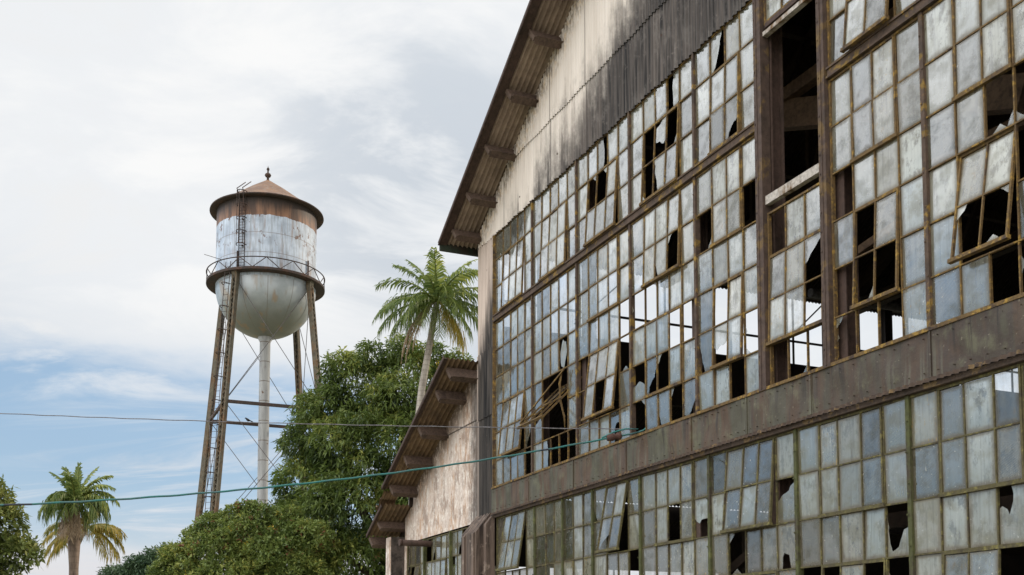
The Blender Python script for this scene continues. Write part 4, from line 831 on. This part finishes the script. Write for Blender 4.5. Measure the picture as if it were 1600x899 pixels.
cov = t.math('ADD', t.math('ADD', t.math('MULTIPLY', n1, .75), t.math('MULTIPLY', n3, .3)), .16); cov = t.math('SUBTRACT', cov, t.math('ADD', t.math('MULTIPLY', blue, .38), t.math('MULTIPLY', high, .16))); cov = t.math('SUBTRACT', cov, t.math('MULTIPLY', t.math('MULTIPLY', t.ramp(x, -.47, -.72), t.ramp(z, .44, .24)), .26))
cover = t.ramp(cov, .40, .64)
pat = t.math('MULTIPLY', t.ramp(t.math('ADD', dot((-.075,.905,.40)), t.math('MULTIPLY', t.math('SUBTRACT', n3, .5), .03)), .986, 1.001), t.ramp(t.math('ADD', n1, t.math('MULTIPLY', n3, .6)), .62, .86)); glow = t.math('MULTIPLY', t.ramp(dot((-.24,.84,.49)), .935, .992), t.math('SUBTRACT', 1.0, t.math('MULTIPLY', pat, .8)))
gray = t.math('MULTIPLY', t.ramp(t.math('ADD', t.math('MULTIPLY', n2, .55), t.math('MULTIPLY', n1, .45)), .42, .60), t.math('SUBTRACT', 1.0, t.math('MULTIPLY', glow, .8)))
gray = t.math('ADD', gray, t.math('MULTIPLY', pat, t.math('MULTIPLY_ADD', t.ramp(n3, .38, .56), .75, .15)), 0, clamp=True)
cc = t.mix(gray, (.86,.885,.91), (.53,.59,.66)); cc = t.mix(t.math('MULTIPLY', glow, .9), cc, (.97,.97,.965)); warmw = t.math('MULTIPLY', t.ramp(n3, .56, .70), t.ramp(z, .12, .25)); cc = t.mix(t.math('MULTIPLY', warmw, .7), cc, (.96,.94,.91)); cc = t.mix(t.math('MULTIPLY', t.ramp(z, .20, .04), .8), cc, (.80,.77,.775))
cc = t.mix(t.math('MULTIPLY', t.ramp(n3, .36, .60), .34), cc, (.68,.735,.805))
skb = t.mix(.55, skc.outputs[0], (.36,.56,.80)); skb = t.mix(t.ramp(z, .16, .03), skb, (.66,.72,.78)); wisp = t.math('MULTIPLY', t.ramp(t.noise(t.scale(pv.outputs[0], (.5,1.6,1)), 1.7, 7, .6, 1.2), .50, .70), .75); cover = t.math('MAXIMUM', cover, t.math('ADD', wisp, .06))
mixc = t.mix(cover, skb, cc)
rear_fill = t.math('MULTIPLY_ADD', t.ramp(dot((-.62,-.58,.52)), .15, .95), 2.1, 1.0); rear_fill = t.math('ADD', rear_fill, t.math('MULTIPLY', t.math('MULTIPLY', t.ramp(x, -.48, -.72), t.ramp(z, .22, .40)), .6)); rear_fill = t.math('MULTIPLY', rear_fill, t.math('MULTIPLY_ADD', t.ramp(z, .5, .9), .35, 1.0))  # unseen sky behind and left of the camera brightened as added fill
mixc = t.mix(t.ramp(y, .1, -.5), mixc, t.mix(.7, mixc, (.84,.80,.745)))
bg = t.n('ShaderNodeBackground'); t.l(mixc, bg.inputs[0]); t.l(rear_fill, bg.inputs[1]); t.l(bg.outputs[0], t.out.inputs[0])

sl_ = bpy.data.lights.new('sun', 'SUN'); sl_.energy = 2.8; sl_.angle = R(6); sl_.color = (1,.86,.68); so = link('sun', sl_)
sd = Vector((math.sin(R(SUN_AZ))*math.cos(R(SUN_EL)), math.cos(R(SUN_AZ))*math.cos(R(SUN_EL)), math.sin(R(SUN_EL)))); so.rotation_euler = sd.to_track_quat('Z', 'Y').to_euler(); so.location = (30,20,40)

cam = bpy.data.cameras.new('camera'); co = link('camera', cam); scene.camera = co
co.location = (0,0,1.65); co.rotation_euler = (R(90)+math.atan(126.5/1700), 0, 0)
cam.sensor_width = 36; cam.lens = 1700/1600*36; cam.shift_y = 444.5/1600; cam.clip_start = .1; cam.clip_end = 9000
scene.view_settings.view_transform = 'Standard'; scene.view_settings.look = 'None'; scene.view_settings.exposure = 0; scene.view_settings.gamma = 1
scene.cycles.max_bounces = 6; scene.cycles.transparent_max_bounces = 12; scene.cycles.use_denoising = True
